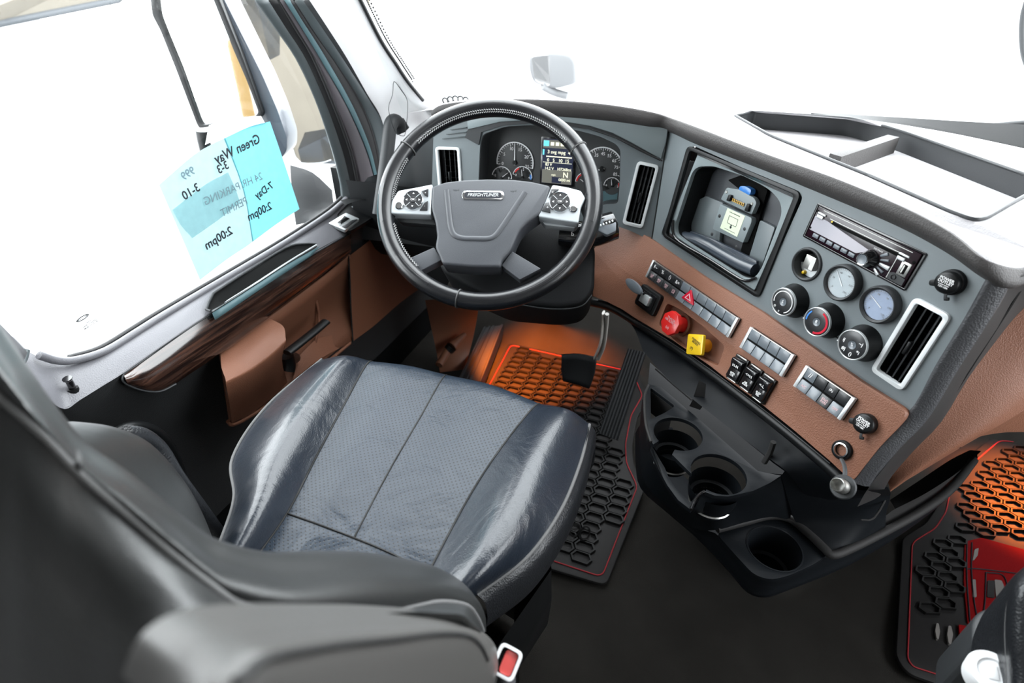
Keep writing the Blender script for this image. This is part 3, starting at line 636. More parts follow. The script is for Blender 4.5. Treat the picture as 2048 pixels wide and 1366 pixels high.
# ------------------------------------------------------------------ instrument cluster
clu = thing('instrument_cluster', T.hit(1100, 340, -.06), 'dark instrument cluster with tachometer, colour screen and speedometer behind the steering wheel', 'instrument cluster')
hc = -.052
Mk = T.M(T.hit(1100, 330, hc))
put('cluster_panel', plate(T.loc([(950, 240), (1250, 250), (1260, 430), (940, 430)], hc, Mk), -.008, 0), Mk, clu, 'cluster')
put('cluster_lower_glass', plate(T.loc([(1206, 372), (1238, 372), (1233, 404), (1204, 403)], hc, Mk), 0, .0008), Mk, clu, 'cyan_tint')
def dial(cx, cy, rx, ry, a0, a1, nums, ndl, face=None, ticks=25, big=5, nsize=.22, ring='white', arcs=(), name='dial'):
    M, r = circf(T, cx, cy, rx, ry, hc+.001)
    def seg(a, b, ri, ro, n=24):
        return [(ro*math.cos(math.radians(a+(b-a)*i/n)), ro*math.sin(math.radians(a+(b-a)*i/n))) for i in range(n+1)]+[(ri*math.cos(math.radians(b+(a-b)*i/n)), ri*math.sin(math.radians(b+(a-b)*i/n))) for i in range(n+1)]
    d = put(name, lathe([(0, .0004), (r*1.0, .0004), (r*1.02, 0)], 40), M, clu, 'cluster')
    put('dial_ring', plate(seg(a0, a1, r*.945, r), .0004, .0018), M, d, ring)
    L = []
    for k in range(ticks+1):
        a = a0+(a1-a0)*k/ticks; ln = .13 if k % big == 0 else .07
        L.append((box(r*ln, r*.022, .0006), RZ(a) @ T3(r*(.93-ln/2), 0, .001)))
    put('tick_marks', merge(L), M, d, 'white_print')
    for a, b, mm in arcs: put('coloured_arc', plate(seg(a, b, r*.78, r*.93), .0005, .0012), M, d, mm)
    for k, s in enumerate(nums):
        a = math.radians(a0+(a1-a0)*k/(len(nums)-1)); text('numeral', s, M @ T3(r*.68*math.cos(a), r*.68*math.sin(a)), r*nsize, d, h=.0006)
    nm, na, nl = ndl
    put('needle', plate([(-r*.12, -r*.035), (r*nl, -r*.012), (r*nl, r*.012), (-r*.12, r*.035)], .002, .0032), M @ RZ(na), d, nm)
    put('needle_hub', lathe([(0, .005), (r*.1, .005), (r*.13, .001)], 20), M, d, 'black')
    return d
dial(1030, 325, 38, 40, 190, -12, ['0', '5', '10', '15', '20', '25'], ('white', 92, .92))
dial(1204, 338, 40, 46, 200, -15, ['5', '15', '25', '35', '45', '55', '65', '75', '85'], ('white', 200, .8), ticks=32, big=4, nsize=.2)
dial(1004, 355, 21, 21, 170, 0, ['E', '', 'F'], ('white', 40, .8), ticks=8, big=4, nsize=.3)
dial(1045, 354, 20, 21, 170, 0, ['0', '2', '4'], ('white', 98, .7), ticks=8, big=4, nsize=.3, arcs=((155, 115, 'red'), (20, -10, 'blue')))
dial(1170, 365, 18, 22, 180, 30, ['', '', ''], ('white', 150, .6), ticks=6, big=3, arcs=((175, 110, 'red'),))
dial(1224, 372, 17, 17, 180, 0, ['0', '', '2'], ('white', 100, .8), ticks=8, big=4, nsize=.3, arcs=((30, 0, 'red'),))
Ms, sw, sh = rectf(T, [(1088, 275), (1150, 280), (1145, 371), (1080, 366)], hc+.002)
scr = put('display', box(sw*1.08, sh*1.05, .003, .001), Ms, clu, 'black_gloss')
put('screen', box(sw*.96, sh*.97, .0012), Ms @ T3(0, 0, .0016), scr, 'screen_panel')
put('screen_band', box(sw*.94, sh*.17, .0004), Ms @ T3(0, sh*.38, .0024), scr, 'screen_grey')
put('screen_band', box(sw*.94, sh*.30, .0004), Ms @ T3(0, -sh*.33, .0024), scr, 'screen_grey')
put('screen_tab', box(sw*.17, sh*.12, .0004), Ms @ T3(-sw*.37, sh*.39, .0027), scr, 'screen_cyan')
put('screen_tab', box(sw*.05, sh*.12, .0004), Ms @ T3(-sw*.45, sh*.20, .0027), scr, 'screen_cyan')
for k in range(5): put('screen_icon', box(sw*.11, sh*.075, .0004, .0001), Ms @ T3(-sw*.18+sw*.155*k, sh*.385, .0028), scr, 'screen_text')
for s, x, y, z in (('3 avg mpg  4.3', .08, .21, .105), ('0   5   10  15', .02, .03, .10), ('83 V', -.27, -.07, .085), ('14.2 V', -.25, -.155, .085), ('107268mi', .22, -.155, .085), ('N', .28, -.28, .17), ('0000 mi', .25, -.39, .085), ('mph', -.1, -.29, .06)):
    text('screen_lettering', s, Ms @ T3(sw*x, sh*y), sh*z, scr, 'screen_text', h=.0032, bold=.01)
put('screen_scale', box(sw*.8, sh*.022, .0004), Ms @ T3(sw*.04, sh*.11, .0028), scr, 'screen_text')
put('screen_scale', box(sw*.9, sh*.008, .0004), Ms @ T3(0, -sh*.02, .0028), scr, 'screen_text')
put('screen_block', box(sw*.3, sh*.13, .0004), Ms @ T3(-sw*.0, -sh*.4, .0028), scr, 'screen_panel')

# ------------------------------------------------------------------ radio
rad = thing('radio', Mr.translation, 'slim black car radio with violet reflection painted on its gloss front and round volume knob in the stack face', 'radio')
put('cage', plate(rrect(rw, rh, .002), -.03, -.002, [rrect(rw*.975, rh*.93, .001)]), Mr, rad, 'black')
put('cage_rim', plate(rrect(rw, rh, .003), -.001, .002, [rrect(rw*.965, rh*.90, .001)], b=.0006), Mr, rad, 'black_gloss')
W, Hh = rw*.95, rh*.88
fp = put('faceplate', box(W, Hh, .012, .0015, o=(-rw*.004, 0, -.004)), Mr, rad, 'radio')
put('display_reflection', plate(rpoly([(-W*.49, -Hh*.26), (-W*.49, Hh*.20), (-W*.36, Hh*.20), (W*.12, -Hh*.02), (W*.02, -Hh*.26)], .002), .002, .0026), Mr, rad, 'radio_reflection')  # pale reflection on the display painted as a lilac wedge
put('disc_slot', box(W*.68, Hh*.09, .001, .0003), Mr @ T3(W*.03, Hh*.22, .0024), rad, 'dark_void')
put('slot_trim', box(W*.72, Hh*.018, .0012), Mr @ T3(W*.02, Hh*.30, .0024), rad, 'steel')
put('slot_trim', box(W*.86, Hh*.014, .0012), Mr @ T3(0, Hh*.44, .0022), rad, 'steel')
put('indicator', box(W*.014, Hh*.05, .001), Mr @ T3(-W*.31, Hh*.25, .003), rad, 'yellow')
kb = box(W*.062, Hh*.12, .002, .0006)
for k in range(6): put('preset_button', kb, Mr @ T3(-W*.40+W*.078*k, -Hh*.36, .0025), rad, 'button')
for k in range(6): text('numeral', str(k+1), Mr @ T3(-W*.40+W*.078*k, -Hh*.36), .0035, rad, 'grey_print', h=.0037)
eb = plate([(-.006, -.0025), (.006, -.0025), (.0055, .0025), (-.0055, .0025)], 0, .002, b=.0004)
for x, y, n in ((-.44, .22, 'eject_button'), (.375, .17, 'source_button')): put(n, eb, Mr @ T3(W*x, Hh*y, .002), rad, 'silver')
put('top_button', plate([(-.008, 0), (.008, 0), (.007, .003), (-.007, .003)], 0, .0016, b=.0004), Mr @ T3(-W*.435, Hh*.29, .002), rad, 'silver')
put('top_button', plate([(-.008, 0), (.008, 0), (.007, .003), (-.007, .003)], 0, .0016, b=.0004), Mr @ T3(W*.385, Hh*.26, .002), rad, 'silver')
text('lettering', 'Bluetooth', Mr @ T3(-W*.44, Hh*.12), .0032, rad, 'white_print', h=.0025)
text('lettering', 'MIXTRAX', Mr @ T3(W*.18, Hh*.10), .0034, rad, 'white_print', h=.0025)
vk = Mr @ T3(W*.15, -Hh*.22, .002)
kn = put('volume_knob', lathe([(0, .016), (.0045, .0155), (.0072, .016), (.0078, .0175), (.0086, .017), (.0092, .014), (.0125, .004), (.0135, 0)], 40), vk, rad, 'black_gloss')
put('knob_cap', lathe([(0, .0165), (.004, .0162), (.0072, .0172)], 30), vk, kn, 'button')
put('knob_ring', lathe([(.0073, .0174), (.0084, .0178), (.0088, .017)], 36), vk, kn, 'chrome')
for a, ln, wd_ in ((40, .011, .0040), (20, .012, .003), (0, .016, .0050), (-18, .012, .003), (-34, .011, .0042)):
    put('fan_button', plate([(.016, -wd_*.35), (.016+ln, -wd_*.6), (.016+ln, wd_*.6), (.016, wd_*.35)], 0, .0022, b=.0005), vk @ RZ(a) @ T3(0, 0, -.0003), rad, 'silver' if wd_ > .004 else 'button')
put('panel_line', box(.0008, Hh*.62, .001), Mr @ T3(W*.345, -Hh*.16, .0024), rad, 'steel')
put('usb_surround', box(.014, .020, .0012, .0005), Mr @ T3(W*.435, -Hh*.05, .0022), rad, 'steel')
put('usb_port', box(.0065, .0135, .0012, .0003), Mr @ T3(W*.435, -Hh*.05, .0029), rad, 'dark_void')
put('usb_tongue', box(.0018, .011, .0012), Mr @ T3(W*.43, -Hh*.05, .0034), rad, 'steel')
put('jack_panel', plate(rpoly([(W*.35, -Hh*.48), (W*.485, -Hh*.48), (W*.485, -Hh*.28), (W*.38, -Hh*.24), (W*.35, -Hh*.3)], .001), .001, .0028), Mr, rad, 'charcoal')
put('aux_jack', lathe([(.0022, .003), (.003, .0042), (.0036, .0042), (.004, .003)], 20), Mr @ T3(W*.395, -Hh*.36), rad, 'black_gloss')
for x, y in ((-.485, .34), (-.485, -.2), (.475, .22), (.44, -.38)): put('screw_hole', lathe([(0, .0027), (.0016, .0027), (.0024, .0022)], 16), Mr @ T3(W*x, Hh*y), rad, 'dark_void')

# ------------------------------------------------------------------ three small round instruments
def gauge(x, y, rx, ry, label, face, ndl, h=.012):
    M, r = circf(S, x, y, rx, ry, h); t = thing('pressure_gauge', M.translation-S.n*h, label, 'gauge', 'round air gauges in the stack face')
    put('bezel', lathe([(r*.80, -.002), (r*.84, 0), (r*.92, .0015), (r, -.001), (r*1.02, -.004), (r*1.02, -h)], 48), M, t, 'charcoal')
    f = put('gauge_face', lathe([(0, -.004), (r*.82, -.004)], 48), M, t, face)
    L = [(box(r*.08, r*.02, .0004), RZ(225-270*k/30) @ T3(r*.72, 0, -.0037)) for k in range(31)]
    put('tick_marks', merge(L), M, f, 'grey_print')
    for k in range(6):
        a = math.radians(225-54*k); text('numeral', str(30*k), M @ T3(r*.55*math.cos(a), r*.55*math.sin(a), -.0038), r*.15, f, 'grey_print', h=.0002)
    put('needle', plate([(-r*.2, -r*.03), (r*.66, -r*.012), (r*.66, r*.012), (-r*.2, r*.03)], -.0034, -.0028), M @ RZ(ndl), f, 'white')
    put('lens', lathe([(0, -.0005), (r*.80, -.0012)], 40), M, t, 'lens')
    return t
gauge(1679, 566, 34, 37.5, 'round gauge with pale grey face, the middle of three under the radio', 'gauge_face', 135)
gauge(1754, 610, 36, 40, 'round gauge with blue-edged face nearest the largest air vent', 'gauge_blue', 155)
M, r = circf(S, 1612, 529, 29, 33, .002); t = thing('open_gauge', M.translation, 'round gauge housing with open front showing a steel bracket and yellow bulb', 'gauge')
put('bezel', lathe([(r*.86, -.02), (r*.86, 0), (r*.93, .0015), (r*1.0, .001), (r*1.05, -.0015)], 48), M, t, 'charcoal')
put('housing', lathe([(0, -.024), (r*.87, -.024), (r*.87, 0)], 40), M, t, 'black')
put('bracket', plate([(r*.84*math.cos(math.radians(a)), r*.84*math.sin(math.radians(a))) for a in range(-165, 31, 15)], -.018, -.016), M, t, 'silver')
put('steel_block', box(r*.72, r*.85, .012, .0006, o=(r*.03, r*.12, -.010)), M @ RZ(0), t, 'steel')
put('warning_label', box(r*.28, r*.7, .0006), M @ T3(r*.28, r*.1, -.0036), t, 'offwhite')
for x, y in ((-.55, .05), (.6, -.12)): put('screw', lathe([(0, .001), (.002, .001), (.0028, 0)], 14), M @ T3(r*x, r*y, -.016), t, 'steel')
put('yellow_bulb', lathe([(0, .006), (.0025, .005), (.0035, .001), (.0035, 0)], 16), M @ T3(-r*.3, -r*.68, -.016), t, 'yellow')

# ------------------------------------------------------------------ three climate knobs
def knob(x, y, rx, ry, label, kind, h=.026):
    M, r = circf(S, x, y, rx, ry, h); t = thing('climate_knob', M.translation-S.n*h, label, 'knob', 'round climate control knobs')
    put('knob_body', lathe([(r*.96, -.001), (r*1.0, -.003), (r*1.06, -h*.55), (r*1.22, -h*.9), (r*1.24, -h)], 48), M, t, 'black')
    f = put('knob_face', lathe([(0, -.0025), (r*.22, -.0024), (r*.3, -.0002), (r*.9, 0), (r*.93, -.0004)], 48), M, t, 'button_dark')
    put('silver_ring', lathe([(r*.92, -.0004), (r*.96, .0008), (r*1.0, .0002), (r*1.01, -.003)], 48), M, t, 'silver')
    put('pointer', box(r*.14, r*.07, .002, .0004), M @ RZ(-120 if kind == 0 else 195) @ T3(r*1.02, 0, -.001), t, 'silver')
    def A(a, b, m_, ri=.68, ro=.80, nm='printed_arc'):
        n = 24; P = [(r*ro*math.cos(math.radians(a+(b-a)*i/n)), r*ro*math.sin(math.radians(a+(b-a)*i/n))) for i in range(n+1)]+[(r*ri*math.cos(math.radians(b+(a-b)*i/n)), r*ri*math.sin(math.radians(b+(a-b)*i/n))) for i in range(n+1)]
        put(nm, plate(P, -.0002, .0005), M, f, m_)
    if kind == 0: A(200, -60, 'white_print', .74, .8); text('symbol', 'o', M @ T3(-r*.5, -r*.5), r*.35, f); text('symbol', 'x', M @ T3(-r*.05, -r*.72), r*.28, f)
    if kind == 1: A(75, -85, 'red_deep', .70, .84); A(195, 140, 'blue', .74, .84)
    if kind == 2:
        for a, s in ((35, '~j'), (-25, '*i'), (-75, '()'), (230, '#j'), (175, 'ij')): text('symbol', s, M @ T3(r*.62*math.cos(math.radians(a)), r*.62*math.sin(math.radians(a))), r*.34, f, bold=.02)
    put('centre_dimple', lathe([(0, -.001), (r*.2, -.0006), (r*.28, .0002)], 30), M, f, 'button')
    text('symbol', ('S', '8', '%')[kind], M @ T3(0, r*.04), r*.3, f, 'white_print', h=.0012)
knob(1566, 604, 24, 28, 'fan speed knob with white printed arc, leftmost of three silver-ringed knobs', 0)
knob(1633, 644, 26, 30, 'temperature knob with red and blue arcs, middle of three silver-ringed knobs', 1)
knob(1704, 690, 29, 31, 'airflow knob printed with vent symbols, nearest the largest air vent', 2)
for a, b in (((1588, 622), (1606, 632)), ((1664, 668), (1676, 676))): put('knob_link', box((S.hit(*a)-S.hit(*b)).length, .0022, .0008), S.M((S.hit(*a)+S.hit(*b))/2, S.hit(*b)-S.hit(*a)), dash, 'seam')

# ------------------------------------------------------------------ power outlets
def outlet(P, x, y, rx, ry, label, h):
    M, r = circf(P, x, y, rx, ry, h); t = thing('power_outlet', M.translation-P.n*h, label, 'power outlet', 'covered power outlets')
    put('cap', lathe([(0, .001), (r*.75, .0005), (r*.95, -.0015), (r, -.004), (r, -h*.7)], 40), M, t, 'black')
    put('collar', lathe([(r*1.0, -h*.55), (r*1.12, -h*.6), (r*1.16, -h)], 40), M, t, 'black_soft')
    put('pull_tab', plate(rpoly([(-r*.35, -r*.3), (r*.35, -r*.3), (r*.25, r*.35), (-r*.25, r*.35)], r*.2), -.003, 0, b=.0008), M @ RZ(205) @ T3(r*1.05, 0, -.002) @ RZ(-90), t, 'black')
    put('strap', box(r*.55, r*.24, .002, .0005), M @ RZ(-68) @ T3(r*1.15, 0, -.004), t, 'charcoal')
    put('strap_anchor', box(r*.3, r*.36, .005, .001), M @ RZ(-66) @ T3(r*1.45, 0, -.006), t, 'black')
    text('lettering', 'POWER\nOUTLET', M @ T3(r*.05, r*.22) , r*.36, t, h=.0014, bold=.02, sp=.8)
    text('lettering', '12V-10A', M @ T3(r*.02, -r*.36), r*.24, t, h=.0012, bold=.02)
    put('printed_line', box(r*.95, r*.04, .0003), M @ T3(0, -r*.17, .0012), t, 'white_print')
outlet(S, 1890, 566, 24, 24, 'black capped power outlet on the grey stack face beside the dashboard end', .016)
outlet(B, 1724, 847, 20, 22, 'black capped power outlet on the tan shelf near its corner', .026)
M, r = circf(B, 1681, 900, 19, 20, .018); t = thing('open_power_socket', M.translation, 'open round socket with bright rim on the tan shelf, its plug cap hanging off', 'power outlet')
put('socket_collar', lathe([(r*.78, -.002), (r*.85, .001), (r, -.001), (r*1.05, -.008)], 40), M, t, 'black_soft')
put('socket_rim', lathe([(r*.6, -.004), (r*.64, .0012), (r*.76, .001), (r*.78, -.002)], 40), M, t, 'chrome')
put('socket_well', lathe([(0, -.03), (r*.6, -.03), (r*.6, -.002)], 32), M, t, 'black_gloss')
cpw = [PD(1683, 918, .955), PD(1689, 932, .945), PD(1690, 948, .935), PD(1686, 962, .93)]
world('cap_strap', tube(cpw, .003, 8, k=3, ry=.0014), t, 'charcoal')
ax = ((C0-PD(1684, 972, .93)).normalized()*.75+Vector((-.55, -.22, .30))).normalized(); Pc = Plane(ax, PD(1686, 974, .93), (1, -.5, 0)); Mc = Pc.M(Pc.q)
put('plug_cap_disc', lathe([(0, -.002), (.016, -.002), (.0175, 0), (.016, .002), (.011, .002)], 36), Mc, t, 'charcoal')
put('plug_cap_barrel', lathe([(.0105, .002), (.0105, .012), (.0095, .014), (.0095, .022), (.0085, .023), (.008, .022), (.008, .006), (0, .006)], 32), Mc, t, 'steel')

# ------------------------------------------------------------------ switch banks on the tan shelf
def bank(q, cols, label, labels, h=.018, mats=None, caps=.034):
    M, w, hh = rectf(B, q, h); t = thing('switch_bank', M.translation, label, 'switch bank', 'push-button switch banks on the tan shelf')
    put('bank_body', box(w, hh, .010, .0012, o=(0, 0, -.006)), M, t, 'black')
    cw = .006
    for s in (-1, 1):
        e = plate(rpoly([(-cw/2, -hh/2), (cw/2, -hh/2), (cw/2, hh/2), (-cw/2, hh/2)], .001), -.003, .0035, b=.0012)
        if s > 0 or caps: put('end_cap', e, M @ T3(s*(w/2-cw/2), 0, 0), t, 'silver')
    bw_ = (w-2*cw)/cols; bh_ = hh*.44
    put('centre_channel', box(w-2*cw, hh*.07, .003), M @ T3(0, 0, -.0005), t, 'dark_void')
    put('top_trim', box(w-2*cw, .0012, .004), M @ T3(0, hh/2-.0006, .001), t, 'steel')
    for rr_ in range(2):
        for k in range(cols):
            mm = mats(rr_, k) if mats else 'button'
            MM = M @ T3(-w/2+cw+bw_*(k+.5), (hh*.255 if rr_ == 0 else -hh*.27), .0005) @ Matrix.Rotation(.12 if rr_ == 0 else -.12, 4, 'X')
            bt = put('button', BBC(bw_, bh_, mm), MM, t, mm)
            s = labels.get((rr_, k))
            if s:
                text('lettering' if len(s) > 2 else 'symbol', s, MM, bh_*(.3 if '\n' in s else (.62 if len(s) < 3 else .32)), bt, 'pink_print' if rr_ else 'white_print', h=.0028, bold=.01, sp=.8)
    return M, w, hh
_BB = {}
def BBC(a, b, m_):
    k = (round(a, 5), round(b, 5), m_)
    if k not in _BB: _BB[k] = box(a-.0009, b, .005, .0007)
    return _BB[k]
b1 = bank([(1307, 521), (1480, 636), (1457, 677), (1293, 552)], 10, 'long two-row switch bank carrying a red triangle, above the red and yellow knobs',
     {(0, 0): 'F~', (0, 1): '%', (0, 2): '()', (0, 3): '&=', (1, 0): 'CLR\nLPS', (1, 1): 'MKR\nINT', (1, 2): 'FOG\nLPS', (1, 3): 'UTIL\nLPS'}, mats=lambda r_, k: 'button_dark' if k < 4 else 'button')
Mh, hw, hhh = rectf(B, [(1362, 580), (1386, 580), (1386, 612), (1362, 612)], .024)
tq = B.loc([(1382, 579), (1386, 611), (1362, 595)], .024, Mh); cx = sum(p[0] for p in tq)/3; cy = sum(p[1] for p in tq)/3
hz = thing('hazard_switch', Mh.translation, 'raised red triangular hazard switch on the long switch bank', 'switch')
put('triangle', plate(rpoly(tq, .0025, 4), -.008, 0, b=.0015), Mh, hz, 'red_deep')
put('triangle_print', plate([(cx+(x-cx)*.52, cy+(y-cy)*.52) for x, y in tq], 0, .0004), Mh, hz, 'pink_print')
put('triangle_print', plate([(cx+(x-cx)*.3, cy+(y-cy)*.3) for x, y in tq], .0003, .0007), Mh, hz, 'red_deep')
bank([(1503, 654), (1591, 711), (1565, 754), (1480, 694)], 4, 'two-row switch bank of eight blank keys between the long bank and the printed right bank', {})
bank([(1613, 730), (1712, 797), (1683, 842), (1589, 772)], 4, 'two-row switch bank with ENG FAN key, beside the capped outlet on the shelf',
     {(0, 0): '//', (0, 2): '(R)', (1, 0): 'A/C', (1, 2): 'ENG\nFAN', (1, 3): 'OFF'}, mats=lambda r_, k: 'button_dark' if (r_, k) in ((0, 1), (0, 2), (0, 3), (1, 2)) else 'button')
def rocker(q, label, top, bot):
    M, w, hh = rectf(B, q, .016); t = thing('rocker_switch', M.translation, label, 'switch', 'black rocker switches in a row')
    put('switch_bezel', box(w*1.02, hh*1.04, .006, .001, o=(0, 0, -.002)), M, t, 'black')
    put('bezel_clip', box(w*.8, .0022, .004, .0006), M @ T3(0, hh*.5, .001), t, 'steel')
    put('bezel_clip', box(w*.7, .0022, .004, .0006), M @ T3(0, -hh*.5, .001), t, 'steel')
    bm = bmesh.new(); pr = [(-hh*.44, 0), (-hh*.40, .007), (0, .0055), (hh*.2, .010), (hh*.36, .011), (hh*.45, 0)]
    A = [bm.verts.new((-w*.42, y, z)) for y, z in pr]; Bv = [bm.verts.new((w*.42, y, z)) for y, z in pr]
    for i in range(len(pr)-1): bm.faces.new((A[i], A[i+1], Bv[i+1], Bv[i]))
    bm.faces.new(A); bm.faces.new(Bv); bmesh.ops.recalc_face_normals(bm, faces=bm.faces); bevel(bm, .0008, 2, ang=.2)
    rk = put('rocker', me(bm), M, t, 'black_gloss')
    text('symbol', top, M @ T3(0, hh*.12, .0085) @ Matrix.Rotation(.3, 4, 'X'), hh*.17, rk, h=.0008, bold=.02)
    text('lettering', bot, M @ T3(0, -hh*.24, .0068), hh*.105, rk, h=.0006, bold=.02, sp=.8)
    put('printed_line', box(w*.5, .0005, .0003), M @ T3(-w*.05, hh*.35, .0112), rk, 'grey_print')
rocker([(1474, 708), (1499, 724), (1475, 768), (1452, 752)], 'black rocker switch with axle symbol, first of three from the yellow knob', 'H-H', 'INTR\nLCK')
rocker([(1501, 726), (1525, 743), (1502, 788), (1479, 771)], 'black rocker switch lettered AIR SLIDE, middle of the row of three', '<=H', 'AIR\nSLIDE')
rocker([(1527, 745), (1552, 763), (1527, 809), (1504, 792)], 'black rocker switch lettered SUSP REL, last of three beside the right bank', '<-L', 'SUSP\nREL')
# air-brake knobs
M, r = circf(B, 1339, 646, 19, 22, .034); t = thing('trailer_air_knob', M.translation-B.n*.034, 'red octagonal push-pull knob in the tan pocket', 'knob')
put('knob_head', plate(rpoly([(r*1.06*math.cos(math.radians(22.5+45*k)), r*1.06*math.sin(math.radians(22.5+45*k))) for k in range(8)], .002, 2), -.010, 0, b=.0022), M, t, 'red')
put('knob_stem', lathe([(r*.7, -.008), (r*.62, -.02), (r*.7, -.04)], 30), M, t, 'red')
put('stem_collar', lathe([(r*.75, -.033), (r*.95, -.034), (r*1.0, -.042)], 30), M, t, 'brown_plain')
text('lettering', 'TRAILER\nAIR SUPPLY', M @ T3(0, r*.25), r*.27, t, 'pink_print', h=.0005, sp=.8); text('lettering', '(o)', M @ T3(0, -r*.42), r*.34, t, 'pink_print', h=.0005)
M, r = circf(B, 1389, 689, 19, 20, .028); t = thing('parking_brake_knob', M.translation-B.n*.04, 'yellow square push-pull knob in the tan pocket', 'knob')
Mq = M @ RZ(28)
put('knob_head', plate(rrect(r*1.85, r*1.85, .004), -.007, 0, b=.002), Mq, t, 'yellow')
put('knob_stem', lathe([(r*.58, -.006), (r*.6, -.03), (r*.7, -.044)], 30), M, t, 'amber')
put('stem_collar', lathe([(r*.75, -.040), (r*.95, -.041), (r*1.0, -.048)], 30), M, t, 'black')
text('lettering', 'PARKING\nBRAKE', M @ T3(0, r*.25), r*.27, t, 'ink', h=.0005, sp=.8); text('lettering', '(P)', M @ T3(-r*.1, -r*.45), r*.34, t, 'ink', h=.0005)
# trailer hand valve
Mt, w, hh = rectf(B, [(1283, 566), (1323, 592), (1304, 635), (1268, 606)], .022); t = thing('trailer_brake_lever', Mt.translation, 'black hand lever with leaf-shaped paddle and square base, left of the red knob', 'lever')
put('lever_base', plate(rrect(w, hh, .008), -.012, 0, b=.003), Mt, t, 'black')
put('lever_recess', plate(rrect(w*.72, hh*.7, .004), 0, .003, [rrect(w*.45, hh*.45, .003)], b=.001), Mt, t, 'black_gloss')
put('lever_block', box(w*.42, hh*.42, .010, .002), Mt @ T3(-w*.02, 0, .003), t, 'silver')
pa, pb_ = B.hit(1249, 561, .05), B.hit(1287, 585, .03); c_ = (pa+pb_)/2; L_ = (pb_-pa).length
put('paddle', plate([(L_*.58*math.cos(a*math.pi/18), .011*math.sin(a*math.pi/18)) for a in range(36)], -.003, .003, b=.0015), B.M(c_, pb_-pa), t, 'button')
world('lever_arm', tube([pb_, B.hit(1296, 596, .02)], .004, 10), t, 'black')

# ------------------------------------------------------------------ steering wheel
WC = Vector((-.42836, .98368, .86714)); WN = Vector((.25355, -1, 1.0833)).normalized()
Wp = Plane(WN, WC, (1, 0, 0)); ux = Wp.hit(1120, 404)-Wp.hit(826, 400); MW = Wp.M(WC, ux); IW = MW.inverted()
def wl_(pts, h=0):
    return [tuple((IW @ Wp.hit(x, y, h))[:2]) for x, y in pts]
wh = thing('steering_wheel', WC-WN*.1, 'black leather steering wheel with silver spoke controls and oval badge', 'steering wheel')
RM, RT = .2105, .0175
def torus(R_, r, n=120, k=16, oval=1.12):
    V = [((R_+r*math.cos(b))*math.cos(a), (R_+r*math.cos(b))*math.sin(a), r*oval*math.sin(b)) for a in [2*math.pi*i/n for i in range(n)] for b in [2*math.pi*j/k for j in range(k)]]
    return raw(V, [(i*k+j, i*k+(j+1) % k, ((i+1) % n)*k+(j+1) % k, ((i+1) % n)*k+j) for i in range(n) for j in range(k)])
rim = put('rim', torus(RM, RT), MW, wh, 'wheel_leather')
def wang(x, y): p = IW @ Wp.hit(x, y); return math.atan2(p.y, p.x)
def ringseam(a, m_, dr=.0006, nm='rim_seam'):
    c = Vector((RM*math.cos(a), RM*math.sin(a), 0)); e = Vector((math.cos(a), math.sin(a), 0))
    return put(nm, tube([c+e*(RT+dr)*math.cos(b)+Vector((0, 0, (RT*1.12+dr)*math.sin(b))) for b in [2*math.pi*j/20 for j in range(20)]], .0011, 6, True), MW, rim, m_)
aUL, aUR, aB = wang(819, 298), wang(1176, 288), wang(913, 611)
for a in (aUL, aUR, aB):
    ringseam(a, 'stitch_dark'); ringseam(a+.006, 'seam')
L = []; sb = box(.0046, .0013, .0012)
def stl(a0, a1, n, b=2.5):
    for i in range(n):
        a = a0+(a1-a0)*i/n
        for s in (-1, 1):
            bb_ = b+s*.12; R_ = RM+(RT+.0004)*math.cos(bb_)
            L.append((sb, Matrix.Translation((R_*math.cos(a), R_*math.sin(a), (RT*1.12+.0004)*math.sin(bb_))) @ Matrix.Rotation(a+math.pi/2+s*.7, 4, 'Z') @ Matrix.Rotation(-(bb_-math.pi/2), 4, 'X')))
stl(aUL-.1, aUR+.1, 74, 2.5); stl(aUL+.12, aUL+.62, 20, 2.8); stl(math.pi-.05+.35, math.pi+.85, 20, 2.8)
put('stitching', merge(L), MW, rim, 'stitch', kind='stuff')
# airbag cover
ab = [(892, 363), (930, 359), (976, 357), (1025, 358), (1062, 362), (1085, 367), (1101, 371), (1094, 398), (1081, 426), (1053, 446), (1040, 460), (1033, 474), (1025, 493), (1019, 503), (1003, 520), (1001, 534), (942, 533), (885, 528), (879, 513), (870, 494), (874, 470), (870, 443), (862, 415), (864, 372)]
hb_ = .012
abl = rpoly(wl_(ab, hb_), .006, 3)
def dome(poly, z0, z1, b):
    return plate(poly, z0, z1, b=b, seg=4)
cov = put('airbag_cover', dome(abl, -.035, hb_, .009), MW, wh, 'hub')
crease = [tuple(p)+(hb_-.0005,) for p in wl_([(893, 380), (897, 420), (901, 452), (908, 469), (924, 476), (950, 477), (976, 477), (990, 471), (1003, 455), (1025, 422), (1050, 384)], hb_)]
put('cover_ridge', tube(crease, .0058, 10, k=5, ry=.0030), MW, cov, 'hub')
bl_ = wl_([(885, 519), (942, 524), (1001, 526)], hb_)
put('cover_lower_lip', tube([(x, y-.004, hb_-.012) for x, y in bl_], .004, 8, k=4), MW, cov, 'charcoal')
bc = wl_([(966, 391)], hb_)[0]; bx = wl_([(924, 391), (1008, 391)], hb_); bw2 = Vector(bx[1]).xy-Vector(bx[0]).xy; bwl = bw2.length; bhh = bwl*.225
Mbd = MW @ T3(bc[0], bc[1], hb_)
bd = put('badge', plate(rrect(bwl, bhh, bhh*.5, 8), -.001, .0018, b=.0008), Mbd, wh, 'chrome')
put('badge_field', plate(rrect(bwl*.88, bhh*.70, bhh*.33, 8), .0014, .0024), Mbd, bd, 'ink')
text('lettering', 'FREIGHTLINER', Mbd @ T3(0, 0, 0), bhh*.50, bd, 'silver', h=.0026, bold=.02, shear=.25)
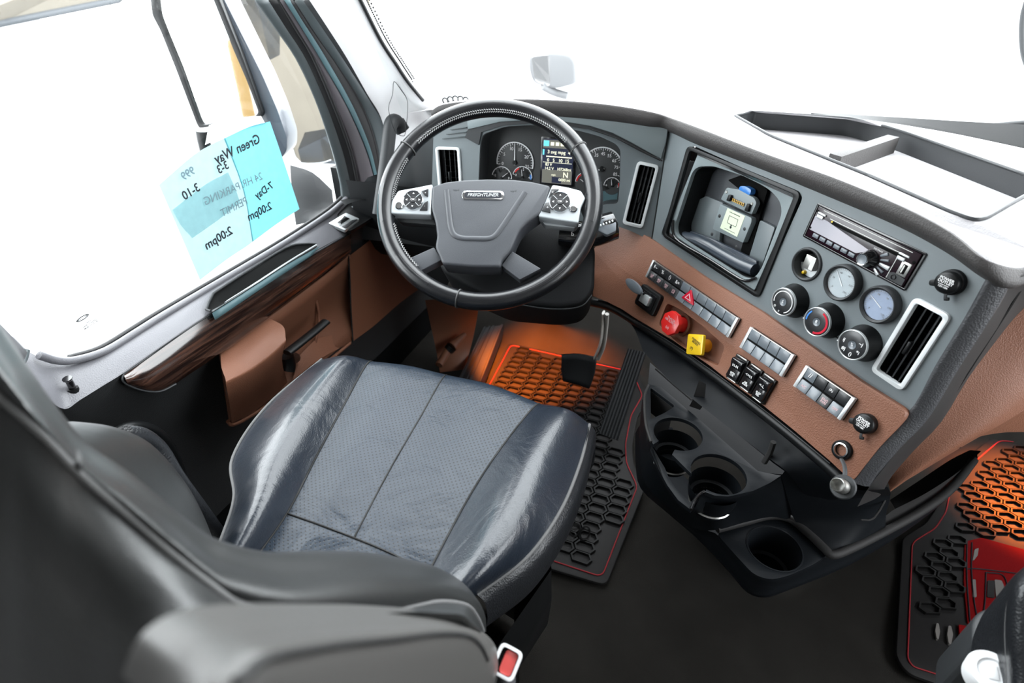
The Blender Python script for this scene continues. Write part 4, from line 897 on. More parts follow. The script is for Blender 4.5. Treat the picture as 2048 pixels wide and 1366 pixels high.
for x, y in ((912, 380), (1026, 382)):
    c = wl_([(x, y)], hb_)[0]; put('horn_symbol', merge([(box(.012, .0007, .0004), T3(0, 0, 0)), (box(.0007, .005, .0004), T3(.006, 0, 0)), (box(.006, .0007, .0004), T3(-.001, -.002, 0))]), MW @ T3(c[0], c[1], hb_), cov, 'charcoal')
# silver spoke pods
def pod(px_, h, name):
    P_ = wl_(px_, h); d = plate(rpoly(P_, .004, 3), h-.022, h, b=.003, seg=3); return put(name, d, MW, wh, 'silver_paint')
pl_ = pod([(783, 402), (796, 381), (830, 375), (865, 368), (861, 430), (779, 427)], .010, 'left_spoke_pod')
pr_ = pod([(1105, 369), (1135, 374), (1162, 381), (1171, 396), (1162, 414), (1157, 446), (1115, 440), (1076, 433)], .010, 'right_spoke_pod')
put('pod_underside', plate(rpoly(wl_([(782, 424), (862, 428), (872, 450), (800, 444)], -.012), .003), -.03, -.012, b=.002), MW, pl_, 'charcoal')
put('pod_underside', plate(rpoly(wl_([(1074, 430), (1158, 446), (1150, 456), (1090, 450)], -.012), .003), -.03, -.012, b=.002), MW, pr_, 'silver_paint')
for (x, y, rx), pp, kx, ky in (((826, 400, 20.5), pl_, 798, 411), ((1120, 404, 22), pr_, 1147, 417)):
    c = wl_([(x, y), (x+rx, y)], .012); r = (Vector(c[1])-Vector(c[0])).length; Mp = MW @ T3(c[0][0], c[0][1], .010)
    pdn = put('round_pad', lathe([(0, .003), (r*.9, .003), (r*.94, .002)], 40), Mp, pp, 'button_dark')
    put('pad_ring', lathe([(r*.9, .0028), (r*.95, .0042), (r, .003), (r*1.02, 0)], 40), Mp, pdn, 'chrome')
    put('centre_button', lathe([(0, .0045), (r*.28, .0045), (r*.34, .003)], 28), Mp, pdn, 'button_dark')
    text('symbol', 'OK', Mp, r*.3, pdn, h=.0048)
    for a, s in ((0, '>'), (90, '^'), (180, '<'), (270, 'v')): text('symbol', s, Mp @ T3(r*.62*math.cos(math.radians(a)), r*.62*math.sin(math.radians(a))), r*.34, pdn, h=.0032, bold=.03)
    for a in (45, 135, 225, 315): put('pad_gap', box(r*.52, r*.05, .0004), Mp @ RZ(a) @ T3(r*.62, 0, .0032), pdn, 'silver')
    k_ = wl_([(kx, ky), (kx+8, ky)], .012); kr = (Vector(k_[1])-Vector(k_[0])).length
    put('small_round_button', lathe([(0, .003), (kr*.4, .0034), (kr*.8, .003), (kr, .001)], 24), MW @ T3(k_[0][0], k_[0][1], .0105), pp, 'chrome')
for q, pp, s in ((((843, 383), (857, 378), (856, 394), (849, 391)), pl_, '+'), (((849, 406), (856, 402), (855, 421), (839, 421)), pl_, '-'), (((1103, 378), (1118, 379), (1105, 388), (1097, 396)), pr_, 'C'), (((1091, 406), (1099, 405), (1101, 417), (1101, 426), (1083, 422)), pr_, 'o')):
    P_ = wl_(q, .011); bq = put('corner_button', plate(rpoly(P_, .001, 2), .009, .0125, b=.0006), MW, pp, 'button_dark')
    text('symbol', s, MW @ T3(sum(p[0] for p in P_)/len(P_), sum(p[1] for p in P_)/len(P_), .0125), .006, bq)
def spoke(px_, nm):
    P_ = wl_(px_, .0); return put(nm, plate(rpoly(P_, .003, 3), -.022, .002, b=.004, seg=3), MW, wh, 'hub')
spoke([(868, 495), (885, 520), (829, 549), (806, 523)], 'lower_left_spoke'); spoke([(1024, 503), (1082, 538), (1040, 560), (1003, 532)], 'lower_right_spoke')
def joint(a0, a1, nm, dp=.018):
    if a1-a0 > math.pi: a0 += 2*math.pi
    if a0-a1 > math.pi: a1 += 2*math.pi
    """leather sleeve where a spoke meets the rim"""
    rows = []
    for i in range(7):
        a = a0+(a1-a0)*i/6; e = Vector((math.cos(a), math.sin(a), 0)); k = math.sin(math.pi*i/6)
        rows.append([e*(RM-RT*.5-dp*k)+Vector((0, 0, -.002)), e*(RM-RT*.8)+Vector((0, 0, .010)), e*RM+Vector((0, 0, .0202)), e*(RM+RT*.6)+Vector((0, 0, .014))])
    put(nm, loft(rows, 3, 3), MW, rim, 'wheel_leather')
joint(wang(775, 375), wang(772, 450), 'spoke_sleeve'); joint(wang(1190, 370), wang(1180, 450), 'spoke_sleeve')
joint(wang(795, 520), wang(850, 590), 'spoke_sleeve', .009); joint(wang(1110, 520), wang(1030, 585), 'spoke_sleeve', .009)
put('column_hub', lathe([(.03, -.01), (.055, -.03), (.06, -.10), (.05, -.16)], 32), MW, wh, 'black')
# column cover and stalks
col = thing('steering_column', (-.40, 1.15, .5), 'black steering column shroud behind the steering wheel', 'steering column')
cs_ = rpoly(wl_([(868, 436), (1000, 430), (1120, 440), (1170, 455), (1191, 490), (1189, 580), (1168, 608), (1120, 615), (1010, 606), (940, 575), (880, 540)], -.09), .02, 4)
put('shroud', plate(cs_, -.24, -.09, b=.012, seg=4), MW, col, 'black_soft')
world('shroud_seam', tube([Wp.hit(x, y, -.088) for x, y in ((1015, 604), (1080, 616), (1130, 618), (1165, 611), (1184, 590))], .0014, 6, k=4), col, 'charcoal')
world('column_shaft', tube([MW @ Vector((-.02, 0, -.16)), Vector((-.50, 1.62, .28)), Vector((-.52, 1.95, .02))], .038, 14, k=3), col, 'black')
world('tilt_lever', tube([Wp.hit(950, 562, -.12), Wp.hit(962, 570, -.10), Wp.hit(975, 566, -.10)], .006, 8, k=2), col, 'charcoal')
stk = thing('column_stalk', Wp.hit(1190, 465, -.07), 'glossy black multifunction stalk behind the right side of the steering wheel', 'stalk')
g = [Wp.hit(1120, 470, -.07), Wp.hit(1150, 472, -.068), Wp.hit(1185, 466, -.066), Wp.hit(1216, 455, -.064), Wp.hit(1232, 450, -.064)]
world('stalk_body', tube(g, lambda t_: .022+.008*math.sin(min(t_*1.15, 1)*math.pi*.62)-(.010 if t_ > .97 else 0), 20, k=4), stk, 'black_gloss')
onp('stalk_face', Wp, [(1198, 440), (1222, 432), (1233, 437), (1232, 462), (1214, 470), (1194, 460)], -.035, .01, stk, 'button', .003, .002)
for k in range(5): onp('stalk_rib', Wp, [(1199+6*k, 449-2.2*k), (1202+6*k, 448-2.2*k), (1203+6*k, 452-2.2*k), (1200+6*k, 453-2.2*k)], -.033, .002, stk, 'silver', 0, .0003)
text('symbol', 'B', Wp.M(Wp.hit(1145, 469, -.045), ux), .012, stk, h=.002)

# ------------------------------------------------------------------ driver's seat
seat = thing('driver_chair', (-.38, .40, .0), 'black leather driver seat with perforated cushion centre and winged backrest', 'seat')
def rowz(pts): return [PZ(x, y, z) for x, y, z in pts]
#        L edge           L crest          sL                mid              sC               mid              sR                R crest          piping
R_ = [
 rowz([(644, 719, .575), (688, 712, .622), (738, 724, .602), (815, 733, .612), (890, 751, .606), (980, 771, .612), (1075, 808, .602), (1135, 820, .622), (1179, 850, .590)]),
 rowz([(535, 812, .575), (612, 800, .632), (687, 812, .598), (765, 817, .602), (842, 832, .596), (928, 851, .600), (1012, 883, .596), (1085, 890, .634), (1161, 925, .590)]),
 rowz([(466, 915, .575), (548, 905, .632), (632, 915, .592), (704, 927, .594), (776, 946, .588), (860, 963, .592), (944, 984, .590), (1035, 1000, .638), (1121, 1022, .590)]),
 rowz([(468, 1000, .575), (512, 1010, .628), (574, 1027, .588), (640, 1050, .590), (708, 1076, .586), (780, 1106, .588), (857, 1146, .586), (955, 1135, .634), (1054, 1115, .588)]),
 rowz([(430, 1115, .575), (455, 1125, .615), (494, 1140, .582), (560, 1175, .582), (632, 1205, .580), (715, 1240, .580), (800, 1260, .580), (880, 1230, .61), (954, 1190, .585)])]
fr = [p+Vector((0.0, .015, -.05)) for p in R_[0]]; fr2 = [p+Vector((0, -.01, -.12)) for p in R_[0]]
rows = [fr2, fr]+R_
front = .0
def sub(a, b): return [r[a:b+1] for r in rows]
cush = put('seat_cushion', None, Matrix.Translation(WM[seat.name].translation), seat)
lb = world('bolster', loft(sub(0, 2), 6, 6), cush, 'leather_seat'); cpn = world('centre_panel', loft(sub(2, 6), 6, 5), cush, 'perforated'); rbn = world('bolster', loft(sub(6, 8), 6, 6), cush, 'leather_seat')
sk = [[r[8]+Vector((0, 0, .002)), r[8]+Vector((.012, 0, -.018)), r[8]+Vector((.008, 0, -.075)), r[8]+Vector((-.04, .0, -.13))] for r in rows[1:]]
world('side_skirt', loft(sk, 6, 4), cush, 'leather')
skl = [[r[0], r[0]+Vector((-.008, 0, -.03)), r[0]+Vector((.0, 0, -.12))] for r in rows[1:]]
world('side_skirt', loft(skl, 6, 3), cush, 'leather')
up = Vector((0, 0, .0012))
world('piping', tube([r[8]+up for r in R_], .0028, 8, k=8), cush, 'stitch_dark')
world('piping', tube([r[0]+up for r in R_], .0026, 8, k=8), cush, 'stitch_dark')
for j in (2, 6): world('seam_line', tube([r[j]+up*.3 for r in rows[1:]], .0018, 6, k=8), cush, 'seam')
world('seam_line', tube([r[4]+up*.3 for r in rows[1:6]], .0014, 6, k=8), cush, 'seam')
world('seam_line', tube([p+up*.3 for p in R_[3][2:7]], .0016, 6, k=6), cush, 'seam')
L = []; P_ = cr([r[8] for r in R_], 40)
for i in range(4, len(P_)-3, 2):
    for off in (.006, .009):
        a, b = P_[i]+Vector((off*.6, 0, -.004-off*.2)), P_[i+1]+Vector((off*.6, 0, -.004-off*.2)); d = b-a
        L.append((box(d.length*.8, .0008, .0008), Matrix.Translation((a+b)/2) @ d.to_track_quat('X', 'Z').to_matrix().to_4x4()))
world('stitching', merge(L), cush, 'stitch', kind='stuff')
base = [Vector((-.60, .34, .46)), Vector((-.17, .34, .46)), Vector((-.19, .68, .46)), Vector((-.58, .68, .46))]
world('seat_base', loft([base, [p+Vector((.0, 0, -.16)) for p in base], [Vector((-.38, .50, .30))+(p-Vector((-.38, .50, .46)))*.75-Vector((0, 0, .13)) for p in base], [Vector((-.38, .50, .01))+(p-Vector((-.38, .50, .46)))*Vector((.8, .8, .8)).x*1.0-Vector((0, 0, .0)) for p in base]], 2, 2, cv=True), seat, 'black')
# backrest: right wing seen edge-on, rolling up to the headrest
edge = [(970, 1262, -.150), (968, 1228, -.150), (951, 1194, -.152), (913, 1167, -.157), (859, 1151, -.162), (779, 1141, -.172), (698, 1141, -.182), (591, 1149, -.194), (516, 1140, -.206), (456, 1124, -.216), (408, 1102, -.228), (322, 1032, -.252), (242, 968, -.275), (156, 909, -.300), (97, 839, -.322), (54, 780, -.338), (0, 700, -.36), (-60, 610, -.385)]
seamp = [(966, 1262, -.140), (955, 1236, -.139), (935, 1212, -.140), (886, 1204, -.144), (840, 1212, -.148), (779, 1226, -.154), (698, 1231, -.162), (620, 1229, -.170), (537, 1220, -.180), (473, 1207, -.190), (420, 1170, -.200), (340, 1105, -.222), (262, 1036, -.245), (161, 948, -.272), (100, 884, -.292), (50, 838, -.31), (0, 796, -.33), (-60, 740, -.35)]
E_ = [PX(*p) for p in edge]; SM = [PX(*p) for p in seamp]
def toward(p, d): return p+(C0-p).normalized()*d
fro = [p+Vector((-.035, .018, -.02)) for p in E_]; fro2 = [p+Vector((-.12, .0, -.05)) for p in E_]
rollm = [toward((a+b)/2, .016) for a, b in zip(E_, SM)]
wingr = world('backrest_edge', loft([fro2, fro, E_, rollm, SM, [p+Vector((-.004, -.006, -.004)) for p in SM]], 5, 4), seat, 'leather_grey')
world('piping', tube([toward(p, .002) for p in SM], .0022, 8, k=4), wingr, 'stitch_dark')
world('seam_line', tube([toward(p, .0015) for p in (E_[13]+Vector((0, 0, .001)), (rollm[13]+E_[13])/2, rollm[13], SM[13])], .0016, 6, k=4), wingr, 'seam')
bp1 = SM[:]; 
lowr = [(960, 1270), (940, 1256), (920, 1240), (886, 1238), (840, 1236), (779, 1240), (698, 1246), (620, 1254), (537, 1262), (450, 1290), (400, 1330), (330, 1345), (250, 1366), (180, 1350), (110, 1290), (50, 1240), (0, 1200), (-60, 1150)]
bp2 = [PX(x, y, p[2]+.035) for (x, y), p in zip(lowr, seamp)]
bpm = [toward(a*.5+b*.5, .018) for a, b in zip(bp1, bp2)]
lowr3 = [(x-10, y+60+min(300, max(0, 900-x)*.45)) for x, y in lowr]
bp3 = [PX(x, y, p[2]-.02) for (x, y), p in zip(lowr3, seamp)]
world('back_panel', loft([bp1, bpm, bp2, bp3], 4, 4), seat, 'leather_grey')
# far (door side) wing of the backrest
fw_e = [(30, 800, -.60), (97, 839, -.61), (161, 844, -.615), (231, 855, -.62), (301, 887, -.615), (365, 957, -.60), (403, 1022, -.58), (430, 1090, -.56), (439, 1125, -.54)]
FE = [PX(*p) for p in fw_e]; FM = [PX(x, y, X) for x, y, X in ((20, 840, -.50), (70, 870, -.50), (130, 905, -.50), (190, 945, -.50), (250, 1000, -.50), (320, 1050, -.49), (370, 1090, -.48), (415, 1130, -.47), (445, 1150, -.46))]
FI = [PX(x, y, X) for x, y, X in ((0, 900, -.42), (50, 930, -.42), (100, 970, -.42), (160, 1010, -.42), (220, 1070, -.42), (300, 1120, -.42), (350, 1160, -.41), (400, 1190, -.41), (440, 1190, -.40))]
FO = [p+Vector((-.02, -.03, -.03)) for p in FE]
world('backrest_bolster', loft([[p+Vector((-.01, -.12, -.06)) for p in FE], FO, FE, FM, FI], 5, 5), seat, 'leather_grey')
fa = [PX(*p) for p in ((250, 868, -.66), (285, 874, -.66), (318, 900, -.66), (352, 955, -.65), (396, 1015, -.64), (440, 1075, -.62))]
world('far_armrest', tube(fa, .012, 12, k=4), seat, 'leather')
# folded-up armrest in the foreground
ao = [(977, 1400), (998, 1345), (996, 1315), (986, 1284), (956, 1258), (886, 1236), (780, 1229), (644, 1231), (560, 1234), (483, 1240), (408, 1259), (349, 1296), (318, 1340), (296, 1400)]
AO = [PX(x, y, -.115) for x, y in ao]; AF = [p+Vector((-.02, .004, -.01)) for p in AO]
ai = [(960, 1420), (978, 1350), (975, 1320), (960, 1290), (935, 1272), (880, 1268), (790, 1279), (698, 1288), (620, 1300), (537, 1317), (500, 1345), (470, 1366), (440, 1390), (400, 1430)]
AI = [PX(x, y, -.085) for x, y in ai]; am = [toward((a+b)/2, .006) for a, b in zip(AO, AI)]
ac = [(900, 1480), (900, 1450), (890, 1430), (880, 1410), (870, 1400), (830, 1400), (780, 1400), (720, 1400), (660, 1410), (620, 1430), (600, 1450), (580, 1460), (560, 1470), (540, 1480)]
AC = [PX(x, y, -.08) for x, y in ac]
arm = put('folding_armrest', None, Matrix.Translation(WM[seat.name].translation), seat)
world('armrest_pad', loft([AF, AO, am, AI, AC], 5, 4), arm, 'leather_arm')
world('armrest_seam', tube([toward(p, .001) for p in AI[2:12]], .0014, 6, k=5), arm, 'seam')
# buckle
bk_q = [PD(1013, 1287, .60), PD(1049, 1307, .60), PD(1012, 1361, .60), PD(979, 1343, .60)]
nb = (bk_q[1]-bk_q[0]).cross(bk_q[3]-bk_q[0]).normalized(); nb = nb if nb.dot(C0-bk_q[0]) > 0 else -nb
Pb = Plane(nb, sum(bk_q, Vector())/4, bk_q[1]-bk_q[0]); Mbk, w, hh = rectf(Pb, [(1013, 1287), (1049, 1307), (1012, 1361), (979, 1343)]); w *= 1.3
bkl = thing('seat_belt_buckle', Mbk.translation-Vector((0, 0, .12)), 'white seat belt buckle with red release button beside the folded armrest', 'seat belt buckle')
put('buckle_frame', plate(rrect(w, hh, .006), -.022, 0, [rrect(w*.74, hh*.80, .004)], b=.002), Mbk, bkl, 'white')
put('buckle_side', plate(rrect(w*.96, hh*.96, .006), -.06, -.01, b=.002), Mbk, bkl, 'black')
put('release_button', plate(rrect(w*.54, hh*.76, .004), -.012, -.003, b=.0015), Mbk @ T3(w*.08, 0), bkl, 'red_coral')
put('latch_slot', plate(rrect(w*.16, hh*.55, .002), -.012, -.005), Mbk @ T3(-w*.28, hh*.0), bkl, 'dark_void')
world('buckle_stalk', tube([Mbk.translation-nb*.05, PX(1015, 1420, -.10), Vector((-.12, .28, .35))], .012, 10, k=3, ry=.008), bkl, 'belt')
# shoulder belt by the door post
sbp = thing('seat_belt', PX(20, 690, -.9)-Vector((0, 0, .3)), 'dark seat belt webbing by the door post behind the backrest', 'seat belt')
thick(world('webbing', loft([[PX(-60, 590, -.93), PX(0, 652, -.93), PX(52, 706, -.93)], [PX(-60, 650, -.90), PX(0, 702, -.90), PX(40, 734, -.90)]], 2, 3), sbp, 'belt'), .002)
world('post_trim', tube([PX(52, 700, -.94), PX(48, 716, -.935), PX(40, 735, -.93), PX(46, 752, -.93), PX(50, 765, -.93)], .005, 8, k=3), sbp, 'frame_grey')
world('silver_strip', tube([PX(-30, 668, -.88), PX(0, 710, -.88), PX(42, 760, -.88)], .006, 8, k=2), sbp, 'silver_paint')

# ------------------------------------------------------------------ driver's door
door = structure('door_1', (-.98, .8, .3))
gl = [(25, 672), (62, 706), (99, 717), (136, 716), (198, 697), (260, 660), (318, 624), (450, 547), (560, 482), (640, 430), (668, 408), (681, 396)]
G0 = [PX(x, y, -1.0) for x, y in gl]
ld = [(50, 765), (90, 795), (129, 818), (160, 800), (205, 772), (244, 748), (290, 716), (430, 620), (560, 542), (640, 500), (703, 463), (762, 426)]
L0 = [PX(x, y, -.932) for x, y in ld]
gr = [(421, 622, -.934), (424, 592, -.967), (440, 578, -.971), (505, 536, -.977), (569, 497, -.977), (601, 488, -.967), (634, 494, -.940), (528, 556, -.936)]
GR = [Vector(p) for p in cr([PX(*p) for p in gr], 3, True)]
# the ledge is a strip between the two outlines and stays whole under the grip
def ledge():
    a = cr(G0, 4); b = cr(L0, 4); n = len(a); rows_ = []
    for k in range(7):
        t_ = k/6; rows_.append([p*(1-t_)+q*t_+Vector((0, 0, .007*math.sin(math.pi*t_))) for p, q in zip(a, b)])
    V = [p for r in rows_ for p in r]; Fs = []
    return rows_, V, n
rows_, V, n = ledge()
ledge_o = world('sill_ledge', raw(V, [(i*n+j, i*n+j+1, (i+1)*n+j+1, (i+1)*n+j) for i in range(6) for j in range(n-1)]), door, 'ledge')
# recess shade put into a dark shape lying on the ledge, rim proud of it
grc = sum(GR, Vector())/len(GR)
def lift(p, d): return p+(C0-p).normalized()*d
world('grip_recess_shade', loft([[lift(p, .016) for p in GR], [lift(p*.94+grc*.06, .014) for p in GR], [lift(p*.75+grc*.25, .013) for p in GR]], 3, 1, cv=True), door, 'dark_void')
world('grip_bottom_shade', raw([lift(p*.8+grc*.2, .0135) for p in GR], [tuple(range(len(GR)))]), door, 'dark_void')
world('grip_rim', tube([lift(p, .016) for p in GR[3*0:3*6]], .0028, 8), door, 'charcoal')
world('window_rubber', tube([p+Vector((.004, 0, .003)) for p in G0[3:]], .0045, 8, k=4), door, 'rubber')
world('inner_sill_highlight', tube([p+Vector((.02, 0, .001)) for p in G0[1:]], .007, 8, k=4), door, 'ledge')
# wood strip
wt = [(247, 748), (300, 711), (365, 665), (430, 622), (520, 566), (600, 524), (660, 489), (703, 466)]
wb_ = [(256, 770), (320, 783), (380, 748), (450, 700), (530, 639), (600, 585), (660, 538), (702, 505)]
WTt = [PX(x, y, -.935) for x, y in wt]; WBb = [PX(x, y, -.925) for x, y in wb_]; WMm = [toward(a*.6+b*.4, .014) for a, b in zip(WTt, WBb)]; WM2 = [toward(a*.25+b*.75, .014) for a, b in zip(WTt, WBb)]
world('wood_trim', loft([WTt, WMm, WM2, WBb, [p+Vector((-.02, 0, -.004)) for p in WBb]], 5, 5), door, 'wood')
world('trim_edge', tube([toward(p, .002) for p in WTt], .0022, 6, k=4), door, 'charcoal')
world('trim_edge', tube([toward(p, .003) for p in (WTt[0], PX(245, 760, -.93), WBb[0], PX(285, 781, -.925), WBb[1], PX(352, 768, -.925))], .002, 6, k=4), door, 'charcoal')
world('chrome_lip', tube([PX(x, y, -.925) for x, y in ((424, 622), (500, 574), (575, 525), (633, 490))], .0022, 6, k=3), door, 'silver_paint')
thick(world('lip_reflection', loft([[PX(x, y, -.924) for x, y in ((424, 626), (500, 578), (575, 529), (640, 492))], [PX(x, y, -.918) for x, y in ((430, 640), (505, 589), (562, 551), (622, 512))]], 2, 4), door, 'cyan_tint'), .002)  # reflection along the grip edge painted as a teal strip
# lower door skin
s1 = [p+Vector((-.001, 0, .001)) for p in (L0[0], L0[1], L0[2], L0[4], L0[5], L0[6], L0[7], L0[8], L0[10], L0[11])]
s2 = [PX(x, y, -1.01) for x, y in ((60, 830), (110, 880), (160, 900), (240, 880), (300, 880), (360, 880), (430, 850), (560, 745), (720, 625), (860, 560))]
s3 = [Vector((p.x, p.y, .12)) for p in s2]
world('door_skin', loft([s1, s2, s3], 5, 4), door, 'skin_grey')
wr1 = [PX(x, y, -.90) for x, y in ((225, 870), (262, 853), (300, 858), (330, 880), (352, 920), (380, 990), (440, 1070))]
world('skin_arch', tube(wr1, .010, 8, k=4), door, 'black')
# tan insert with pocket and handle
def pxs(L, X): return [PX(x, y, X) for x, y in L]
thick(world('tan_insert', loft([pxs([(437, 704), (530, 637), (600, 585), (660, 540), (697, 508)], -.937), pxs([(448, 780), (545, 720), (610, 670), (660, 620), (702, 590)], -.985), pxs([(458, 846), (540, 812), (625, 742), (670, 702), (705, 680)], -.94)], 4, 4), door, 'brown_plain'), .006)
pkb = loft([pxs([(441, 706), (480, 680), (520, 650), (538, 636)], -.935), pxs([(443, 735), (485, 712), (535, 672), (566, 652)], -.895), pxs([(451, 758), (497, 734), (542, 701), (571, 674)], -.870), pxs([(452, 770), (501, 747), (546, 714), (571, 688)], -.866), pxs([(458, 800), (500, 785), (540, 757), (564, 722)], -.885), pxs([(464, 846), (500, 828), (545, 795), (575, 765)], -.93)], 4, 4)
pko = world('door_pocket', pkb, door, 'brown')
pe = [pxs([(538, 636), (566, 652), (571, 684), (564, 722), (575, 765)], 0)] if 0 else None
pr1 = [PX(x, y, X) for x, y, X in ((538, 636, -.935), (566, 652, -.895), (571, 684, -.865), (564, 722, -.885), (575, 765, -.93))]
world('pocket_side', loft([pr1, [p+Vector((-.07, .012, 0)) for p in pr1]], 2, 4), pko, 'brown')
world('insert_lower_lip', tube(pxs([(456, 842), (466, 849), (500, 832), (560, 793), (625, 748), (700, 686)], -.935), .005, 8, k=3), door, 'brown')
world('recess_edge', tube(pxs([(622, 560), (632, 600), (638, 640), (628, 700)], -.958), .004, 8, k=3), door, 'brown_plain')
world('recess_ledge', loft([pxs([(600, 710), (640, 675), (700, 668)], -.958), pxs([(585, 760), (640, 718), (702, 684)], -.935)], 2, 4), door, 'brown')
world('tan_forward_panel', loft([pxs([(698, 512), (730, 488), (760, 462), (790, 440)], -.935), pxs([(702, 600), (745, 566), (790, 530), (830, 500)], -.94), pxs([(707, 682), (750, 650), (800, 606), (850, 570)], -.935)], 4, 4), door, 'brown_plain')
world('panel_seam', tube(pxs([(697, 512), (700, 560), (702, 620), (706, 684)], -.932), .0022, 6, k=3), door, 'seam')
hdl = put('pull_handle', None, Matrix.Translation(WM[door.name].translation), door)
world('lever', tube(pxs([(574, 706), (600, 686), (630, 662), (652, 643)], -.885), .0135, 12, k=4, ry=.007), hdl, 'black')
world('lever_highlight', tube([toward(p, .008) for p in pxs([(578, 704), (604, 684), (634, 660), (651, 646)], -.885)], .0024, 8, k=4), hdl, 'black_gloss')
world('lever_base', tube(pxs([(574, 712), (578, 728), (576, 742)], -.905), .016, 12, k=2), hdl, 'black')
world('handle_mount', tube([PX(575, 722, -.905), PX(590, 716, -.95)], .014, 10), hdl, 'black')
# lock pin
lk = PX(146, 778, -.95)
world('lock_pin', tube([lk, PX(139, 764, -.945), PX(134, 757, -.944)], lambda t_: .0055 if t_ < .8 else .0075, 10, k=4), door, 'black_gloss')
world('lock_collar', tube([PX(148, 784, -.95), PX(144, 776, -.95)], .009, 10), door, 'black')
# switch panel at the front of the ledge
Dp = Plane((.35, -.25, 1), PX(700, 430, -.95), (0, 1, 0))
sp_ = onp('switch_panel', Dp, [(650, 450), (700, 402), (740, 385), (770, 384), (770, 420), (700, 462)], .004, .012, door, 'black', .008, .003)
wsb = onp('window_switch', Dp, [(656, 446), (692, 425), (719, 437), (690, 460)], .012, .010, door, 'silver', .003, .002)
onp('switch_key', Dp, [(668, 443), (688, 431), (700, 437), (681, 449)], .016, .004, wsb, 'chrome', .002, .001)
onp('switch_key', Dp, [(684, 452), (704, 440), (715, 438), (692, 456)], .015, .004, wsb, 'button_dark', .001, .001)
onp('panel_divider', Dp, [(703, 413), (705, 412), (733, 422), (731, 424)], .006, .003, door, 'silver_paint', 0)
Md, r = circf(Dp, 733, 402, 11, 8, .010); put('mirror_dial', lathe([(0, .004), (r*.6, .004), (r*.8, .002), (r, 0)], 24), Md, door, 'button_dark')
text('symbol', 'o o', Md @ RZ(-50), .008, door, h=.005)
# window glass with its etched mark
w1 = structure('window_1', (-1.0, .7, .7))
gp = [PX(x, y, -1.004) for x, y in ((681, 398), (678, 360), (660, 290), (628, 195), (590, 112), (548, 50), (508, -5), (470, -80))]
pane = [PX(x, y, -1.004) for x, y in gl]+gp[1:]+[Vector((-1.004, .9, 1.5)), Vector((-1.004, .2, 1.5)), Vector((-1.004, .2, .75))]
polysheet('pane', pane, w1, 'glass')
Gp = Plane((1, 0, 0), (-1.0, .5, .8), (0, 1, 0))
Mo, r = circf(Gp, 165, 635, 12, 9); Mo = Gp.M(Gp.hit(165, 636), Gp.hit(176, 629)-Gp.hit(154, 643))
eo = (Gp.hit(178, 629)-Gp.hit(153, 644)).length/2
put('etched_oval', plate([(eo*math.cos(a), eo*.3*math.sin(a)) for a in [k*math.pi/14 for k in range(28)]], 0, .0005, [[(eo*.84*math.cos(a), eo*.17*math.sin(a)) for a in [k*math.pi/14 for k in range(28)]]]), Mo, w1, 'charcoal')
text('etched_lettering', 'FREIGHTLINER', Mo, eo*.24, w1, 'ink', bold=.04); text('etched_lettering', 'AS-2\nSAFETY GLASS\nM285  DOT 18', Mo @ T3(eo*.4, -eo*1.3), eo*.34, w1, 'charcoal', bold=.03)

# ------------------------------------------------------------------ window frame, A-pillar, grab handle
def strip(name, a, b, m_, parent, k=5, da=0, db=0, t_=.01):
    pa = [v for v in a]; pb2 = [v for v in b]
    return thick(world(name, loft([pa, [toward((p+q)/2, .004) for p, q in zip(pa, pb2)], pb2], 3, k), parent, m_), t_)
def fx(L, X=None, Y=None, Xs=None): return [PX(x, y, (Xs[i] if Xs else X)) for i, (x, y) in enumerate(L)]
tf = structure('trim_2', (-.97, 1.2, .7))
n0 = [(508, -5), (548, 50), (590, 112), (628, 195), (660, 290), (678, 360), (682, 400)]
n1 = [(532, -5), (568, 50), (610, 115), (650, 205), (682, 300), (698, 365), (705, 400)]
n2 = [(556, -5), (588, 50), (625, 112), (668, 212), (700, 300), (716, 370), (728, 400)]
n3 = [(566, -5), (600, 50), (640, 118), (692, 212), (728, 295), (744, 350), (758, 400)]
n4 = [(585, -5), (625, 60), (668, 122), (716, 200), (744, 270), (757, 330), (762, 380)]
n5 = [(606, -5), (650, 60), (700, 135), (745, 205), (775, 262), (780, 330), (776, 380)]
n6 = [(645, -5), (680, 52), (718, 115), (757, 190), (785, 240), (800, 300), (806, 380)]
strip('window_rubber', fx(n0, -1.0), fx(n1, -.99), 'frame_grey', tf); strip('door_seal', fx(n1, -.99), fx(n2, -.975), 'rubber', tf)
strip('door_jamb', fx(n2, -.975), fx(n3, -.965), 'frame_mauve', tf); strip('jamb_reflection', [lift(p, .004) for p in fx(n3, -.965)], [lift(p, .004) for p in fx([(x+9, y) for x, y in n3], -.965)], 'cyan_tint', tf)  # cyan edge strip paints the pillar-edge reflection as colour
strip('jamb_seal', fx(n3, -.966), fx(n4, -.955), 'rubber', tf); strip('jamb_inner', fx(n4, -.955), fx(n5, -.935), 'frame_grey', tf); strip('jamb_return', fx(n5, -.935), fx(n6, -.90), 'charcoal', tf)
world('seal_bead', tube(fx(n2, -.968), .005, 8, k=4), tf, 'rubber'); world('seal_bead', tube(fx(n4, -.95), .006, 8, k=4), tf, 'rubber')
ap = structure('trim_3', (-.8, 1.2, .8))
p0 = [(640, -5), (680, 58), (718, 120), (757, 192), (783, 238), (797, 300), (800, 400)]
p1 = [(716, -5), (759, 80), (790, 128), (814, 164), (845, 202), (866, 228), (868, 300)]
p1m = [((a[0]+b[0])/2+4, (a[1]+b[1])/2) for a, b in zip(p0, p1)]
A0 = fx(p0, Xs=[-.86]*7); A1 = [PX(x, y, X) for (x, y), X in zip(p1, (-.745, -.745, -.742, -.738, -.725, -.712, -.74))]; Am = [PX(x, y, X) for (x, y), X in zip(p1m, (-.79,)*7)]
